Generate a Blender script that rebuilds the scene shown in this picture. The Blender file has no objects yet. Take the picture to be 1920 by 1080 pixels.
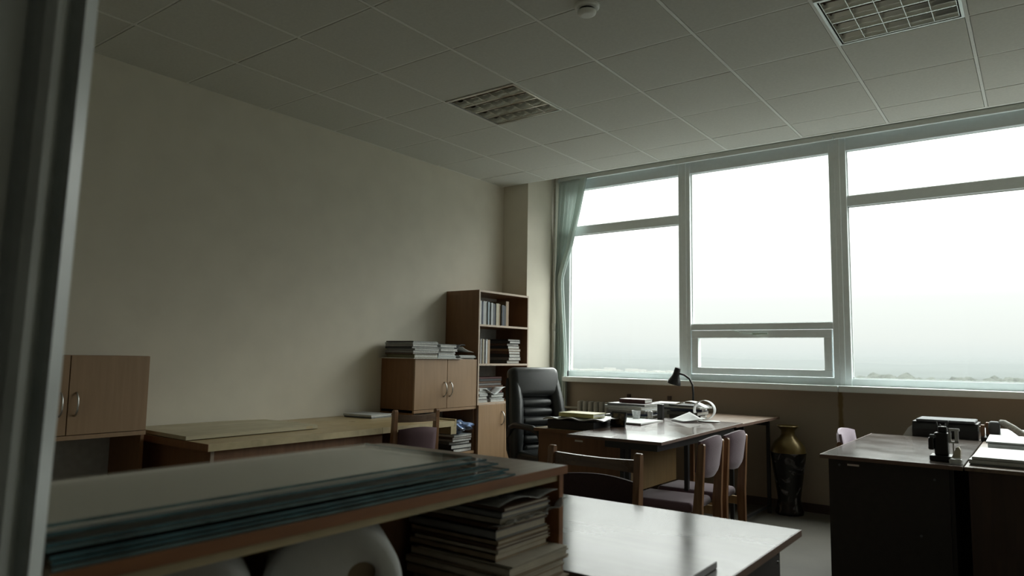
import bpy, bmesh, math, random
from mathutils import Vector, Matrix
random.seed(7)
PI = math.pi
scene = bpy.context.scene
C = scene.collection

# ------------------------------------------------------------------ camera
cam_data = bpy.data.cameras.new('camera')
cam = bpy.data.objects.new('camera', cam_data)
C.objects.link(cam)
scene.camera = cam
YAW, PITCH, ROLL = 0.6415, 0.0969, 0.0155
FPX = 1325.3
cy, sy = math.cos(YAW), math.sin(YAW)
fw = Vector((-sy*math.cos(PITCH), cy*math.cos(PITCH), math.sin(PITCH)))
rt = Vector((cy, sy, 0)); up = rt.cross(fw)
r2 = math.cos(ROLL)*rt + math.sin(ROLL)*up
u2 = -math.sin(ROLL)*rt + math.cos(ROLL)*up
M = Matrix((r2, u2, -fw)).transposed().to_4x4()
M.translation = Vector((4.42, -5.292, 1.228))
cam.matrix_world = M
cam_data.sensor_width = 36
cam_data.lens = 36*FPX/1920
cam_data.clip_start = 0.05
cam_data.clip_end = 40000
cam_data.dof.use_dof = True
cam_data.dof.focus_distance = 4.5
cam_data.dof.aperture_fstop = 4.0

# ------------------------------------------------------------------ world / exposure
world = bpy.data.worlds.new('overcast_sky'); scene.world = world
world.use_nodes = True
nt = world.node_tree; nt.nodes.clear()
wo = nt.nodes.new('ShaderNodeOutputWorld'); bg = nt.nodes.new('ShaderNodeBackground')
tc = nt.nodes.new('ShaderNodeTexCoord'); sx = nt.nodes.new('ShaderNodeSeparateXYZ')
rp = nt.nodes.new('ShaderNodeValToRGB')
nt.links.new(tc.outputs['Generated'], sx.inputs[0]); nt.links.new(sx.outputs['Z'], rp.inputs[0])
SKY = [(0.0, 0.70), (0.03, 0.77), (0.08, 0.85), (0.14, 1.2), (0.20, 2.3), (0.33, 5.6), (0.6, 8.5), (1.0, 10.0)]   # overcast: dim horizon, bright zenith
SKYMAX = 10.0
for i_, (p_, v_) in enumerate(SKY):
    el = rp.color_ramp.elements[i_] if i_ < 2 else rp.color_ramp.elements.new(p_)
    if i_ == 1: el.position = p_
    k_ = v_/SKYMAX
    el.color = (k_*(0.965 if p_ > .02 else .93), k_, k_*(0.965 if p_ > .02 else .99), 1)
nt.links.new(rp.outputs[0], bg.inputs['Color']); nt.links.new(bg.outputs[0], wo.inputs[0])
bg.inputs['Strength'].default_value = SKYMAX
scene.view_settings.view_transform = 'Standard'
scene.view_settings.look = 'None'
scene.view_settings.exposure = 0.36
scene.view_settings.gamma = 1.0
scene.view_settings.use_curve_mapping = False
try:
    scene.cycles.max_bounces = 10; scene.cycles.diffuse_bounces = 5; scene.cycles.glossy_bounces = 4
    scene.cycles.transparent_max_bounces = 24; scene.cycles.use_denoising = True
    scene.cycles.sample_clamp_indirect = 4.0; scene.cycles.caustics_reflective = False
    scene.cycles.volume_bounces = 0
except Exception: pass
# sampling portal over the window opening (gives off no light itself)
pd = bpy.data.lights.new('window_portal', 'AREA'); pd.shape = 'RECTANGLE'; pd.size = 7.5; pd.size_y = 2.1
pd.cycles.is_portal = True
po = bpy.data.objects.new('window_portal', pd); C.objects.link(po)
po.location = (4.1, 1.16, 2.05); po.rotation_euler = (PI/2, 0, PI)
po.rotation_euler = (-PI/2, 0, 0)

# ------------------------------------------------------------------ materials
def newmat(name):
    m = bpy.data.materials.new(name); m.use_nodes = True
    return m, m.node_tree, m.node_tree.nodes['Principled BSDF']
def lin(c): return (c[0], c[1], c[2], 1)
def plain(name, col, rough=0.5, metal=0.0, var=0.08, scale=30, bump=0.0, spec=0.5, trans=0.0, alpha=None, coat=0.0, sheen=0.0):
    m, t, b = newmat(name)
    tcn = t.nodes.new('ShaderNodeTexCoord'); n = t.nodes.new('ShaderNodeTexNoise'); r = t.nodes.new('ShaderNodeValToRGB')
    n.inputs['Scale'].default_value = scale; n.inputs['Detail'].default_value = 4
    t.links.new(tcn.outputs['Object'], n.inputs['Vector']); t.links.new(n.outputs[0], r.inputs[0])
    r.color_ramp.elements[0].position = 0.3; r.color_ramp.elements[1].position = 0.7
    r.color_ramp.elements[0].color = lin([c*(1-var) for c in col]); r.color_ramp.elements[1].color = lin([min(1, c*(1+var)) for c in col])
    t.links.new(r.outputs[0], b.inputs['Base Color'])
    b.inputs['Roughness'].default_value = rough; b.inputs['Metallic'].default_value = metal
    b.inputs['Specular IOR Level'].default_value = spec
    b.inputs['Coat Weight'].default_value = coat
    if sheen: b.inputs['Sheen Weight'].default_value = sheen
    if trans: b.inputs['Transmission Weight'].default_value = trans
    if alpha is not None: b.inputs['Alpha'].default_value = alpha
    if bump:
        bp = t.nodes.new('ShaderNodeBump'); bp.inputs['Strength'].default_value = bump; bp.inputs['Distance'].default_value = 0.002
        t.links.new(n.outputs[0], bp.inputs['Height']); t.links.new(bp.outputs[0], b.inputs['Normal'])
    return m
def wood(name, c1, c2, axis='Y', rough=0.4, scale=6, stretch=14, spec=0.5, coat=0.0):
    m, t, b = newmat(name)
    tcn = t.nodes.new('ShaderNodeTexCoord'); mp = t.nodes.new('ShaderNodeMapping'); n = t.nodes.new('ShaderNodeTexNoise'); r = t.nodes.new('ShaderNodeValToRGB')
    s = [stretch, stretch, stretch]; s['XYZ'.index(axis)] = 1
    mp.inputs['Scale'].default_value = s
    n.inputs['Scale'].default_value = scale; n.inputs['Detail'].default_value = 7; n.inputs['Distortion'].default_value = 0.4
    t.links.new(tcn.outputs['Object'], mp.inputs[0]); t.links.new(mp.outputs[0], n.inputs['Vector']); t.links.new(n.outputs[0], r.inputs[0])
    r.color_ramp.elements[0].position = 0.35; r.color_ramp.elements[1].position = 0.68
    r.color_ramp.elements[0].color = lin(c1); r.color_ramp.elements[1].color = lin(c2)
    t.links.new(r.outputs[0], b.inputs['Base Color'])
    b.inputs['Roughness'].default_value = rough; b.inputs['Specular IOR Level'].default_value = spec; b.inputs['Coat Weight'].default_value = coat
    n2 = t.nodes.new('ShaderNodeTexNoise'); n2.inputs['Scale'].default_value = 5; n2.inputs['Detail'].default_value = 5
    t.links.new(tcn.outputs['Object'], n2.inputs['Vector'])
    mr = t.nodes.new('ShaderNodeMapRange'); mr.inputs['From Min'].default_value = .3; mr.inputs['From Max'].default_value = .7
    mr.inputs['To Min'].default_value = max(0.02, rough*0.82); mr.inputs['To Max'].default_value = rough*1.25
    t.links.new(n2.outputs[0], mr.inputs[0]); t.links.new(mr.outputs[0], b.inputs['Roughness'])
    return m
MT = {}
MT['wall'] = plain('beige_wall_paint', (0.68, 0.64, 0.545), 0.75, var=0.03, scale=5, bump=0.15, spec=0.2)
MT['wall_low'] = plain('tan_wall_paint', (0.45, 0.37, 0.29), 0.75, var=0.06, scale=4, bump=0.15, spec=0.2)
MT['ceil'] = plain('mineral_ceiling_tile', (0.66, 0.665, 0.62), 0.9, var=0.04, scale=60, bump=0.3, spec=0.1)
MT['tbar'] = plain('white_enamel_bar', (0.82, 0.83, 0.79), 0.45, var=0.03)
MT['floor'] = plain('grey_brown_linoleum', (0.115, 0.108, 0.09), 0.62, var=0.12, scale=3, spec=0.3)
MT['pvc'] = plain('white_window_plastic', (0.86, 0.93, 0.94), 0.35, var=0.02, spec=0.4)
MT['skirt'] = plain('dark_skirting', (0.06, 0.035, 0.025), 0.5)
MT['dark'] = plain('corridor_paint', (0.45, 0.45, 0.42), 0.9)
MT['jamb'] = plain('painted_door_frame', (0.74, 0.78, 0.77), 0.3, var=0.08, scale=9, bump=0.4)
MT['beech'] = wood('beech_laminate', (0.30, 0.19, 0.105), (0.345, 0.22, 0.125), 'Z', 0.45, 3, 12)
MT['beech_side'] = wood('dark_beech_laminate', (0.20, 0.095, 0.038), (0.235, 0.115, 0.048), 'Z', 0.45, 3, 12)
MT['edge'] = plain('pale_beech_edge', (0.45, 0.36, 0.28), 0.5, var=0.05)
MT['yellowwood'] = wood('yellow_veneer', (0.34, 0.25, 0.12), (0.46, 0.36, 0.20), 'Y', 0.33, 3, 14)
MT['yellowedge'] = plain('yellow_veneer_edge', (0.50, 0.41, 0.24), 0.5, var=0.15, scale=12)
MT['redwood'] = wood('red_brown_veneer', (0.22, 0.085, 0.026), (0.30, 0.115, 0.036), 'Y', 0.45, 4, 12)
MT['brownpanel'] = wood('brown_panel_veneer', (0.20, 0.095, 0.043), (0.25, 0.12, 0.055), 'Z', 0.5, 3, 12)
MT['oakpanel'] = wood('ochre_panel_veneer', (0.19, 0.115, 0.04), (0.22, 0.135, 0.05), 'Z', 0.5, 3, 12)
MT['walnut'] = wood('worn_walnut_top', (0.15, 0.105, 0.075), (0.23, 0.165, 0.12), 'Y', 0.36, 4, 12, spec=0.4)
MT['gloss'] = wood('polished_dark_top', (0.075, 0.045, 0.035), (0.13, 0.08, 0.06), 'Y', 0.2, 4, 12, spec=0.9, coat=0.5)
MT['gloss2'] = wood('polished_dark_top_worn', (0.09, 0.075, 0.07), (0.105, 0.09, 0.08), 'X', 0.15, 2, 8, spec=0.12)
MT['topedge'] = plain('brown_top_edge', (0.16, 0.10, 0.075), 0.45)
MT['darkpanel'] = plain('almost_black_panel', (0.018, 0.013, 0.011), 0.5, var=0.2)
MT['metal'] = plain('black_steel_tube', (0.012, 0.012, 0.012), 0.4, metal=0.0)
MT['chrome'] = plain('brushed_nickel', (0.62, 0.62, 0.60), 0.3, metal=1.0, var=0.02)
MT['chairwood'] = wood('lacquered_chair_wood', (0.17, 0.085, 0.040), (0.28, 0.15, 0.075), 'Z', 0.3, 6, 10)
MT['railwood'] = wood('dark_rail_wood', (0.09, 0.055, 0.035), (0.14, 0.085, 0.05), 'X', 0.28, 6, 10)
MT['chairlight'] = wood('light_chair_wood', (0.40, 0.27, 0.13), (0.50, 0.35, 0.19), 'Z', 0.35, 6, 10)
MT['purple'] = plain('mauve_upholstery', (0.15, 0.092, 0.12), 0.9, var=0.15, scale=200, bump=0.5, sheen=0.3)
MT['pink'] = plain('pale_lilac_upholstery', (0.42, 0.33, 0.42), 0.9, var=0.08, scale=200, sheen=0.3)
MT['darkcloth'] = plain('dark_brown_upholstery', (0.045, 0.025, 0.028), 0.9, var=0.2, scale=200)
MT['maroon'] = plain('maroon_upholstery', (0.085, 0.045, 0.052), 0.85, var=0.15, scale=200)
MT['leather'] = plain('black_leather', (0.024, 0.027, 0.028), 0.3, var=0.15, scale=160, bump=0.2, spec=0.6)
MT['plasticblack'] = plain('black_plastic', (0.012, 0.012, 0.013), 0.35)
MT['plasticgrey'] = plain('grey_plastic', (0.12, 0.13, 0.14), 0.6, spec=0.15)
MT['back'] = plain('grey_hardboard', (0.52, 0.54, 0.55), 0.8)
MT['paper'] = plain('white_paper', (0.72, 0.74, 0.74), 0.7, var=0.03)
MT['paper2'] = plain('offwhite_paper', (0.55, 0.54, 0.50), 0.8, var=0.15, scale=60)
MT['pages'] = plain('page_edges', (0.50, 0.50, 0.47), 0.9, var=0.25, scale=120)
MT['gold'] = plain('gilded_ceramic', (0.17, 0.12, 0.04), 0.3, metal=0.4)
MT['radiator'] = plain('cream_radiator_enamel', (0.42, 0.41, 0.37), 0.5)
MT['pipe'] = plain('cream_pipe_paint', (0.47, 0.46, 0.40), 0.5)
MT['brownpipe'] = plain('rusty_stain', (0.10, 0.06, 0.02), 0.8, var=0.4, scale=15)
MT['curtain'] = plain('pale_green_curtain', (0.30, 0.40, 0.37), 0.85, var=0.05, scale=80)
MT['curtainhem'] = plain('pale_curtain_hem', (0.50, 0.60, 0.56), 0.85, var=0.04, scale=80)
MT['cream_card'] = plain('cream_cardboard', (0.52, 0.47, 0.38), 0.8, var=0.12, scale=20)
MT['tan_card'] = plain('tan_cardboard', (0.33, 0.25, 0.165), 0.8, var=0.15, scale=20)
MT['rust_card'] = plain('rust_cardboard', (0.20, 0.085, 0.04), 0.8, var=0.15, scale=20)
MT['whiteboard'] = plain('pinkish_white_board', (0.66, 0.64, 0.61), 0.55, var=0.04, scale=2)
MT['mirror'] = plain('louvre_aluminium', (0.75, 0.75, 0.71), 0.2, metal=1.0, var=0.02)
MT['tube'] = plain('unlit_tube_glass', (0.7, 0.7, 0.68), 0.2)
MT['wallbrown'] = plain('lamp_box_inside', (0.22, 0.16, 0.12), 0.5)
MT['land'] = plain('hazy_farmland', (0.050, 0.057, 0.055), 1.0, var=0.25, scale=0.004, spec=0)
MT['water'] = plain('pale_river', (0.19, 0.19, 0.18), 0.5, var=0.02, spec=0.2)
MT['tree'] = plain('grey_green_trees', (0.055, 0.06, 0.052), 1.0, var=0.3, scale=0.05, spec=0)
MT['forest'] = plain('far_forest', (0.04, 0.05, 0.05), 1.0, var=0.2, scale=0.003, spec=0)
MT['house'] = plain('pale_house_wall', (0.24, 0.24, 0.22), 0.9, var=0.2, scale=0.02)
MT['clear'] = plain('clear_plastic', (0.85, 0.88, 0.88), 0.12, trans=0.85, spec=0.6)
MT['film'] = plain('crinkled_plastic_film', (0.60, 0.62, 0.62), 0.15, var=0.3, scale=40, bump=1.0, spec=1.0, alpha=0.55)
MT['bluebag'] = plain('blue_white_bag_film', (0.20, 0.28, 0.46), 0.2, var=0.9, scale=22, bump=1.0, spec=0.8)
def pal(name, col, rough=0.6): 
    if name not in MT: MT[name] = plain(name, col, rough, var=0.08)
    return MT[name]
CLR = {'black': (0.014, 0.014, 0.015), 'dark blue': (0.03, 0.045, 0.09), 'grey': (0.22, 0.22, 0.22), 'white': (0.55, 0.57, 0.57), 'cream': (0.40, 0.36, 0.26),
       'tan': (0.28, 0.19, 0.11), 'maroon': (0.10, 0.03, 0.03), 'pale blue': (0.34, 0.42, 0.47), 'olive': (0.16, 0.15, 0.07), 'brown': (0.11, 0.06, 0.035),
       'dark grey': (0.07, 0.075, 0.08), 'yellow': (0.50, 0.46, 0.17), 'teal': (0.07, 0.15, 0.16), 'pale grey': (0.42, 0.44, 0.44)}
def cover(c): return pal('cover_'+c.replace(' ', '_'), CLR[c], 0.45)

# thin glass: straight-through light plus an angle-dependent reflection, the same from both sides
def thinglass(name, tint, rough, f0, power=4.0, gain=0.6):
    m = bpy.data.materials.new(name); m.use_nodes = True; t = m.node_tree; t.nodes.clear()
    o_ = t.nodes.new('ShaderNodeOutputMaterial'); mx = t.nodes.new('ShaderNodeMixShader'); tr = t.nodes.new('ShaderNodeBsdfTransparent'); gl = t.nodes.new('ShaderNodeBsdfGlossy')
    lw = t.nodes.new('ShaderNodeLayerWeight'); lw.inputs['Blend'].default_value = 0.5
    pw = t.nodes.new('ShaderNodeMath'); pw.operation = 'POWER'; pw.inputs[1].default_value = power; t.links.new(lw.outputs['Facing'], pw.inputs[0])
    ma = t.nodes.new('ShaderNodeMath'); ma.operation = 'MULTIPLY_ADD'; ma.inputs[1].default_value = gain; ma.inputs[2].default_value = f0; t.links.new(pw.outputs[0], ma.inputs[0])
    tr.inputs[0].default_value = tint; gl.inputs['Roughness'].default_value = rough
    t.links.new(ma.outputs[0], mx.inputs[0]); t.links.new(tr.outputs[0], mx.inputs[1]); t.links.new(gl.outputs[0], mx.inputs[2]); t.links.new(mx.outputs[0], o_.inputs[0])
    return m
MT['glass'] = thinglass('window_glass', (0.985, 0.995, 0.985, 1), 0.02, 0.02, 4.0, 0.35)
MT['sheet'] = thinglass('clear_sheet_glass', (0.985, 0.992, 0.99, 1), 0.05, 0.02, 4.0, 0.5)
MT['glassedge'] = plain('teal_glass_edge', (0.045, 0.125, 0.15), 0.15, var=0.4, scale=18, spec=0.7)

def cloth2(name, col):
    m, t, b = newmat(name); b.inputs['Base Color'].default_value = lin(col); b.inputs['Roughness'].default_value = .9; b.inputs['Specular IOR Level'].default_value = .1
    trn = t.nodes.new('ShaderNodeBsdfTranslucent'); trn.inputs[0].default_value = lin(col); mx = t.nodes.new('ShaderNodeMixShader'); mx.inputs[0].default_value = .5
    wv = t.nodes.new('ShaderNodeTexNoise'); wv.inputs['Scale'].default_value = 300; bp = t.nodes.new('ShaderNodeBump'); bp.inputs['Strength'].default_value = .1
    t.links.new(wv.outputs[0], bp.inputs['Height']); t.links.new(bp.outputs[0], b.inputs['Normal'])
    o_ = t.nodes['Material Output']; t.links.new(b.outputs[0], mx.inputs[1]); t.links.new(trn.outputs[0], mx.inputs[2]); t.links.new(mx.outputs[0], o_.inputs[0])
    return m
MT['curtain'] = cloth2('pale_green_curtain_cloth', (.70, .76, .735))
MT['curtainhem'] = cloth2('pale_curtain_hem_cloth', (.88, .95, .93))

MT['glassedge2'] = plain('light_teal_glass_edge', (0.12, 0.20, 0.21), 0.15, var=0.35, scale=18, spec=0.7)
# painted vase
m, t, b = newmat('painted_black_vase')
tcn = t.nodes.new('ShaderNodeTexCoord'); n = t.nodes.new('ShaderNodeTexNoise'); n.inputs['Scale'].default_value = 7; n.inputs['Detail'].default_value = 5; n.inputs['Distortion'].default_value = 1.2
r = t.nodes.new('ShaderNodeValToRGB'); t.links.new(tcn.outputs['Object'], n.inputs['Vector']); t.links.new(n.outputs[0], r.inputs[0]); t.links.new(r.outputs[0], b.inputs['Base Color'])
r.color_ramp.elements[0].position = 0.54; r.color_ramp.elements[0].color = (0.012, 0.011, 0.010, 1); r.color_ramp.elements[1].position = 0.66; r.color_ramp.elements[1].color = (0.22, 0.21, 0.22, 1)
b.inputs['Roughness'].default_value = 0.25
MT['vase'] = m

# stained wall: a brown water stain runs down under the sill between two sills
def stained_wall():
    m, t, b = newmat('tan_wall_paint_with_stain')
    tcn = t.nodes.new('ShaderNodeTexCoord'); s = t.nodes.new('ShaderNodeSeparateXYZ'); t.links.new(tcn.outputs['Object'], s.inputs[0])
    n = t.nodes.new('ShaderNodeTexNoise'); n.inputs['Scale'].default_value = 9; t.links.new(tcn.outputs['Object'], n.inputs['Vector'])
    a = t.nodes.new('ShaderNodeMath'); a.operation = 'SUBTRACT'; a.inputs[1].default_value = 3.10; t.links.new(s.outputs['X'], a.inputs[0])
    ab = t.nodes.new('ShaderNodeMath'); ab.operation = 'ABSOLUTE'; t.links.new(a.outputs[0], ab.inputs[0])
    nn = t.nodes.new('ShaderNodeMath'); nn.operation = 'MULTIPLY_ADD'; nn.inputs[1].default_value = 0.035; nn.inputs[2].default_value = 0.008; t.links.new(n.outputs[0], nn.inputs[0])
    d = t.nodes.new('ShaderNodeMath'); d.operation = 'SUBTRACT'; t.links.new(nn.outputs[0], d.inputs[0]); t.links.new(ab.outputs[0], d.inputs[1])
    mr = t.nodes.new('ShaderNodeMapRange'); mr.inputs['From Min'].default_value = 0; mr.inputs['From Max'].default_value = 0.012; t.links.new(d.outputs[0], mr.inputs[0])
    mx = t.nodes.new('ShaderNodeMix'); mx.data_type = 'RGBA'; t.links.new(mr.outputs[0], mx.inputs[0])
    mx.inputs[6].default_value = (0.37, 0.31, 0.245, 1); mx.inputs[7].default_value = (0.22, 0.155, 0.075, 1)
    t.links.new(mx.outputs[2], b.inputs['Base Color']); b.inputs['Roughness'].default_value = 0.75; b.inputs['Specular IOR Level'].default_value = 0.2
    return m
MT['stained'] = stained_wall()

# ------------------------------------------------------------------ mesh helpers
def bx(bm, x0, x1, y0, y1, z0, z1, mi=0, bev=0.0, seg=2, mat=None):
    g = bmesh.ops.create_cube(bm, size=1.0)
    vs = g['verts']
    for v in vs:
        v.co = Vector(((x0+x1)/2 + v.co.x*(x1-x0), (y0+y1)/2 + v.co.y*(y1-y0), (z0+z1)/2 + v.co.z*(z1-z0)))
    fs = list({f for v in vs for f in v.link_faces}); es = list({e for v in vs for e in v.link_edges})
    for f in fs: f.material_index = mi
    if bev > 0:
        r = bmesh.ops.bevel(bm, geom=es, offset=bev, segments=seg, profile=0.5, affect='EDGES')
        for f in r['faces']: f.material_index = mi
        vs = list({v for f in r['faces'] for v in f.verts} | {v for v in vs if v.is_valid})
    if mat is not None: bmesh.ops.transform(bm, matrix=mat, verts=vs)
    return vs
def B(*boxes, bev=0.0, seg=2):
    bm = bmesh.new()
    for b in boxes: bx(bm, *b[:6], mi=(b[6] if len(b) > 6 else 0), bev=bev, seg=seg)
    return bm
def tube(bm, pts, r, seg=10, mi=0, cap=True):
    pts = [Vector(p) for p in pts]; rings = []
    prev = None
    for i, p in enumerate(pts):
        d = (pts[min(i+1, len(pts)-1)] - pts[max(i-1, 0)]).normalized()
        if prev is None:
            a = Vector((0, 0, 1)) if abs(d.z) < 0.9 else Vector((1, 0, 0))
            n = d.cross(a).normalized()
        else:
            n = (prev - d*prev.dot(d)).normalized()
        prev = n; b = d.cross(n)
        rr = r[i] if isinstance(r, (list, tuple)) else r
        rings.append([bm.verts.new(p + rr*(math.cos(2*PI*k/seg)*n + math.sin(2*PI*k/seg)*b)) for k in range(seg)])
    for a, b in zip(rings, rings[1:]):
        for k in range(seg):
            f = bm.faces.new((a[k], a[(k+1) % seg], b[(k+1) % seg], b[k])); f.material_index = mi; f.smooth = True
    if cap:
        for rg, fl in ((rings[0], True), (rings[-1], False)):
            try:
                f = bm.faces.new(list(reversed(rg)) if fl else rg); f.material_index = mi
            except Exception: pass
def lathe(bm, prof, seg=32, mi=0, c=(0, 0), sm=True):
    rings = []
    for r, z in prof:
        rings.append([bm.verts.new((c[0]+r*math.cos(2*PI*k/seg), c[1]+r*math.sin(2*PI*k/seg), z)) for k in range(seg)])
    for a, b in zip(rings, rings[1:]):
        for k in range(seg):
            f = bm.faces.new((a[k], a[(k+1) % seg], b[(k+1) % seg], b[k])); f.material_index = mi; f.smooth = sm
    bm.faces.new(list(reversed(rings[0]))).material_index = mi
    bm.faces.new(rings[-1]).material_index = mi
def prism(bm, poly, a, b, axis='Z', mi=0, smooth=False):
    def P(u, v, w): return {'Z': (u, v, w), 'Y': (u, w, v), 'X': (w, u, v)}[axis]
    lo = [bm.verts.new(P(u, v, a)) for u, v in poly]; hi = [bm.verts.new(P(u, v, b)) for u, v in poly]
    n = len(poly)
    for k in range(n):
        f = bm.faces.new((lo[k], lo[(k+1) % n], hi[(k+1) % n], hi[k])); f.material_index = mi; f.smooth = smooth
    bm.faces.new(list(reversed(lo))).material_index = mi; bm.faces.new(hi).material_index = mi
def sheet(bm, fn, nu, nv, mi=0, smooth=True):
    g = [[bm.verts.new(fn(i/nu, j/nv)) for j in range(nv+1)] for i in range(nu+1)]
    for i in range(nu):
        for j in range(nv):
            f = bm.faces.new((g[i][j], g[i+1][j], g[i+1][j+1], g[i][j+1])); f.material_index = mi; f.smooth = smooth
    return g
def link(name, bm, mats, parent=None, smooth=False, loc=None, rot=0.0, solid=0.0, subs=0, world=True):
    me = bpy.data.meshes.new(name)
    if parent is not None and world and loc is None:
        bmesh.ops.translate(bm, vec=-Vector(parent.location), verts=bm.verts)
    bmesh.ops.recalc_face_normals(bm, faces=bm.faces)
    if smooth:
        for f in bm.faces: f.smooth = True
    bm.to_mesh(me); bm.free()
    for mm in (mats if isinstance(mats, (list, tuple)) else [mats]): me.materials.append(MT[mm] if isinstance(mm, str) else mm)
    o = bpy.data.objects.new(name, me); C.objects.link(o)
    if parent is not None: o.parent = parent
    if loc is not None: o.location = loc
    if rot: o.rotation_euler = (0, 0, rot)
    if smooth:
        try:
            me.set_sharp_from_angle(angle=math.radians(50))
        except Exception: pass
    if solid:
        md = o.modifiers.new('thickness', 'SOLIDIFY'); md.thickness = solid; md.offset = 0
    if subs:
        md = o.modifiers.new('smooth', 'SUBSURF'); md.levels = subs; md.render_levels = subs
    return o
def tag(o, label, cat, group=None, kind=None):
    o['label'] = label; o['category'] = cat
    if group: o['group'] = group
    if kind: o['kind'] = kind
    return o
def thing(name, label, cat, loc=(0, 0, 0), rotz=0.0, group=None):
    o = bpy.data.objects.new(name, None); C.objects.link(o)
    o.empty_display_size = 0.1
    o.location = loc; o.rotation_euler = (0, 0, rotz)
    return tag(o, label, cat, group)
def struct(name, bm, mats, parent=None, smooth=False):
    o = link(name, bm, mats, parent, smooth=smooth)
    if parent is None: o['kind'] = 'structure'
    return o
def dup(root, loc, rotz, label=None, group=None):
    r = root.copy(); C.objects.link(r); r.location = loc; r.rotation_euler = (0, 0, rotz)
    if label: r['label'] = label
    if group: r['group'] = group
    for ch in list(root.children):
        c = ch.copy(); C.objects.link(c); c.parent = r
        for g in ch.children:
            d = g.copy(); C.objects.link(d); d.parent = c
    return r

# ------------------------------------------------------------------ room shell
X0, X1 = 0.03, 8.2          # left wall face, right wall face
YB, YF = -4.95, 0.95        # door wall face, window wall face (below the sill)
ZC, ZS = 2.97, 3.40         # suspended ceiling, slab above it
struct('floor', B((X0-.3, X1+.3, -8.5, 1.3, -0.15, 0)), 'floor')
struct('wall_left', B((X0-.25, X0, YB, 1.3, 0, ZS)), 'wall')
struct('wall_right', B((X1, X1+.25, YB, 1.3, 0, ZS)), 'wall')
struct('wall_column', B((X0, 0.338, 0.42, 1.3, 0, ZS)), 'wall')
struct('wall_window', B((0.338, X1, YF, 1.3, 0, 0.985)), 'stained')
struct('wall_window_upper', B((0.338, X1, YF, 1.3, 3.165, ZS)), 'wall')
struct('wall_window_right', B((7.86, X1, YF, 1.3, 0.985, 3.165)), 'wall')
# door wall with its opening
struct('wall_door', B((X0, 3.50, YB-.18, YB, 0, ZS), (4.62, X1, YB-.18, YB, 0, ZS), (3.50, 4.62, YB-.18, YB, 2.12, ZS)), 'wall')
# corridor behind
struct('wall_corridor', B((2.2, 2.35, -8.0, YB-.18, 0, 2.9), (5.9, 6.05, -8.0, YB-.18, 0, 2.9), (2.2, 6.05, -8.15, -8.0, 0, 2.9)), 'dark')
struct('ceiling_corridor', B((2.2, 6.05, -8.15, YB-.18, 2.9, 3.05)), 'dark')
struct('ceiling_slab', B((X0-.25, X1+.25, YB-.18, 1.3, ZS, ZS+.15)), 'wall')
# suspended ceiling: tiles with two openings for the lamps
LAMPS = [(2, -3), (6, -3)]
bm = bmesh.new(); rb = random.Random(3)
ix = -1
xs = [X0] + [0.6*k for k in range(1, 14)] + [X1]
ys = [0.38, 0.0] + [-0.6*k for k in range(1, 9)] + [YB]
for i in range(len(xs)-1):
    for j in range(len(ys)-1):
        cell = (round(xs[i]/0.6), round(ys[j+1]/0.6))
        if cell in LAMPS and ys[j+1] < -0.5: continue
        dz = rb.uniform(0, 0.002)
        bx(bm, xs[i]+.0115, xs[i+1]-.0115, ys[j+1]+.009, ys[j]-.009, ZC-.001+dz, ZC+.018+dz)
        bx(bm, xs[i], xs[i+1], ys[j+1], ys[j], ZC+.0185, ZC+.03)
struct('ceiling', bm, 'ceil')
bm = bmesh.new()
for x in xs[1:-1]: bx(bm, x-.0085, x+.0085, YB, 0.38, ZC-.001, ZC+.006)
for y in ys[1:-1]: bx(bm, X0, X1, y-.006, y+.006, ZC+.002, ZC+.0065)
bx(bm, X0, X0+.02, YB, 0.38, ZC, ZC+.005); bx(bm, X1-.02, X1, YB, 0.38, ZC, ZC+.005)
bx(bm, X0, X1, 0.36, 0.385, ZC-.002, ZC+.035)
struct('trim_1', bm, 'tbar')
struct('baseboard_window', B((0.338, X1, YF-.015, YF, 0, 0.07)), 'skirt')
struct('baseboard_left', B((X0, X0+.015, YB, 0.42, 0, 0.07)), 'skirt')

# door frame at the left edge of the view (moulded jamb)
def jamb(side):
    s = side
    t_ = [(-0.16, 0.0), (-0.052, 0.0), (-0.046, 0.010), (-0.040, 0.016), (-0.030, 0.020), (-0.022, 0.018), (-0.014, 0.008), (-0.011, 0.008), (-0.008, 0.022), (-0.004, 0.026), (0.014, 0.010), (0.018, 0.002), (0.018, -0.05), (-0.16, -0.05)]
    return t_
struct('door_1', bmesh.new(), 'jamb') if False else None
bm = bmesh.new()
prism(bm, [(3.532+b_, YB+a_) for a_, b_ in jamb(1)], 0, 2.12, 'Z', smooth=False)
prism(bm, [(4.60-b_, YB+a_) for a_, b_ in jamb(1)], 0, 2.12, 'Z')
bx(bm, 3.50, 4.65, YB-.16, YB+.02, 2.06, 2.14)
for v in bm.verts: v.co.y += .021*(v.co.z-1.65)-.010      # the old frame leans a little
struct('trim_2', bm, 'jamb')

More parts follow.
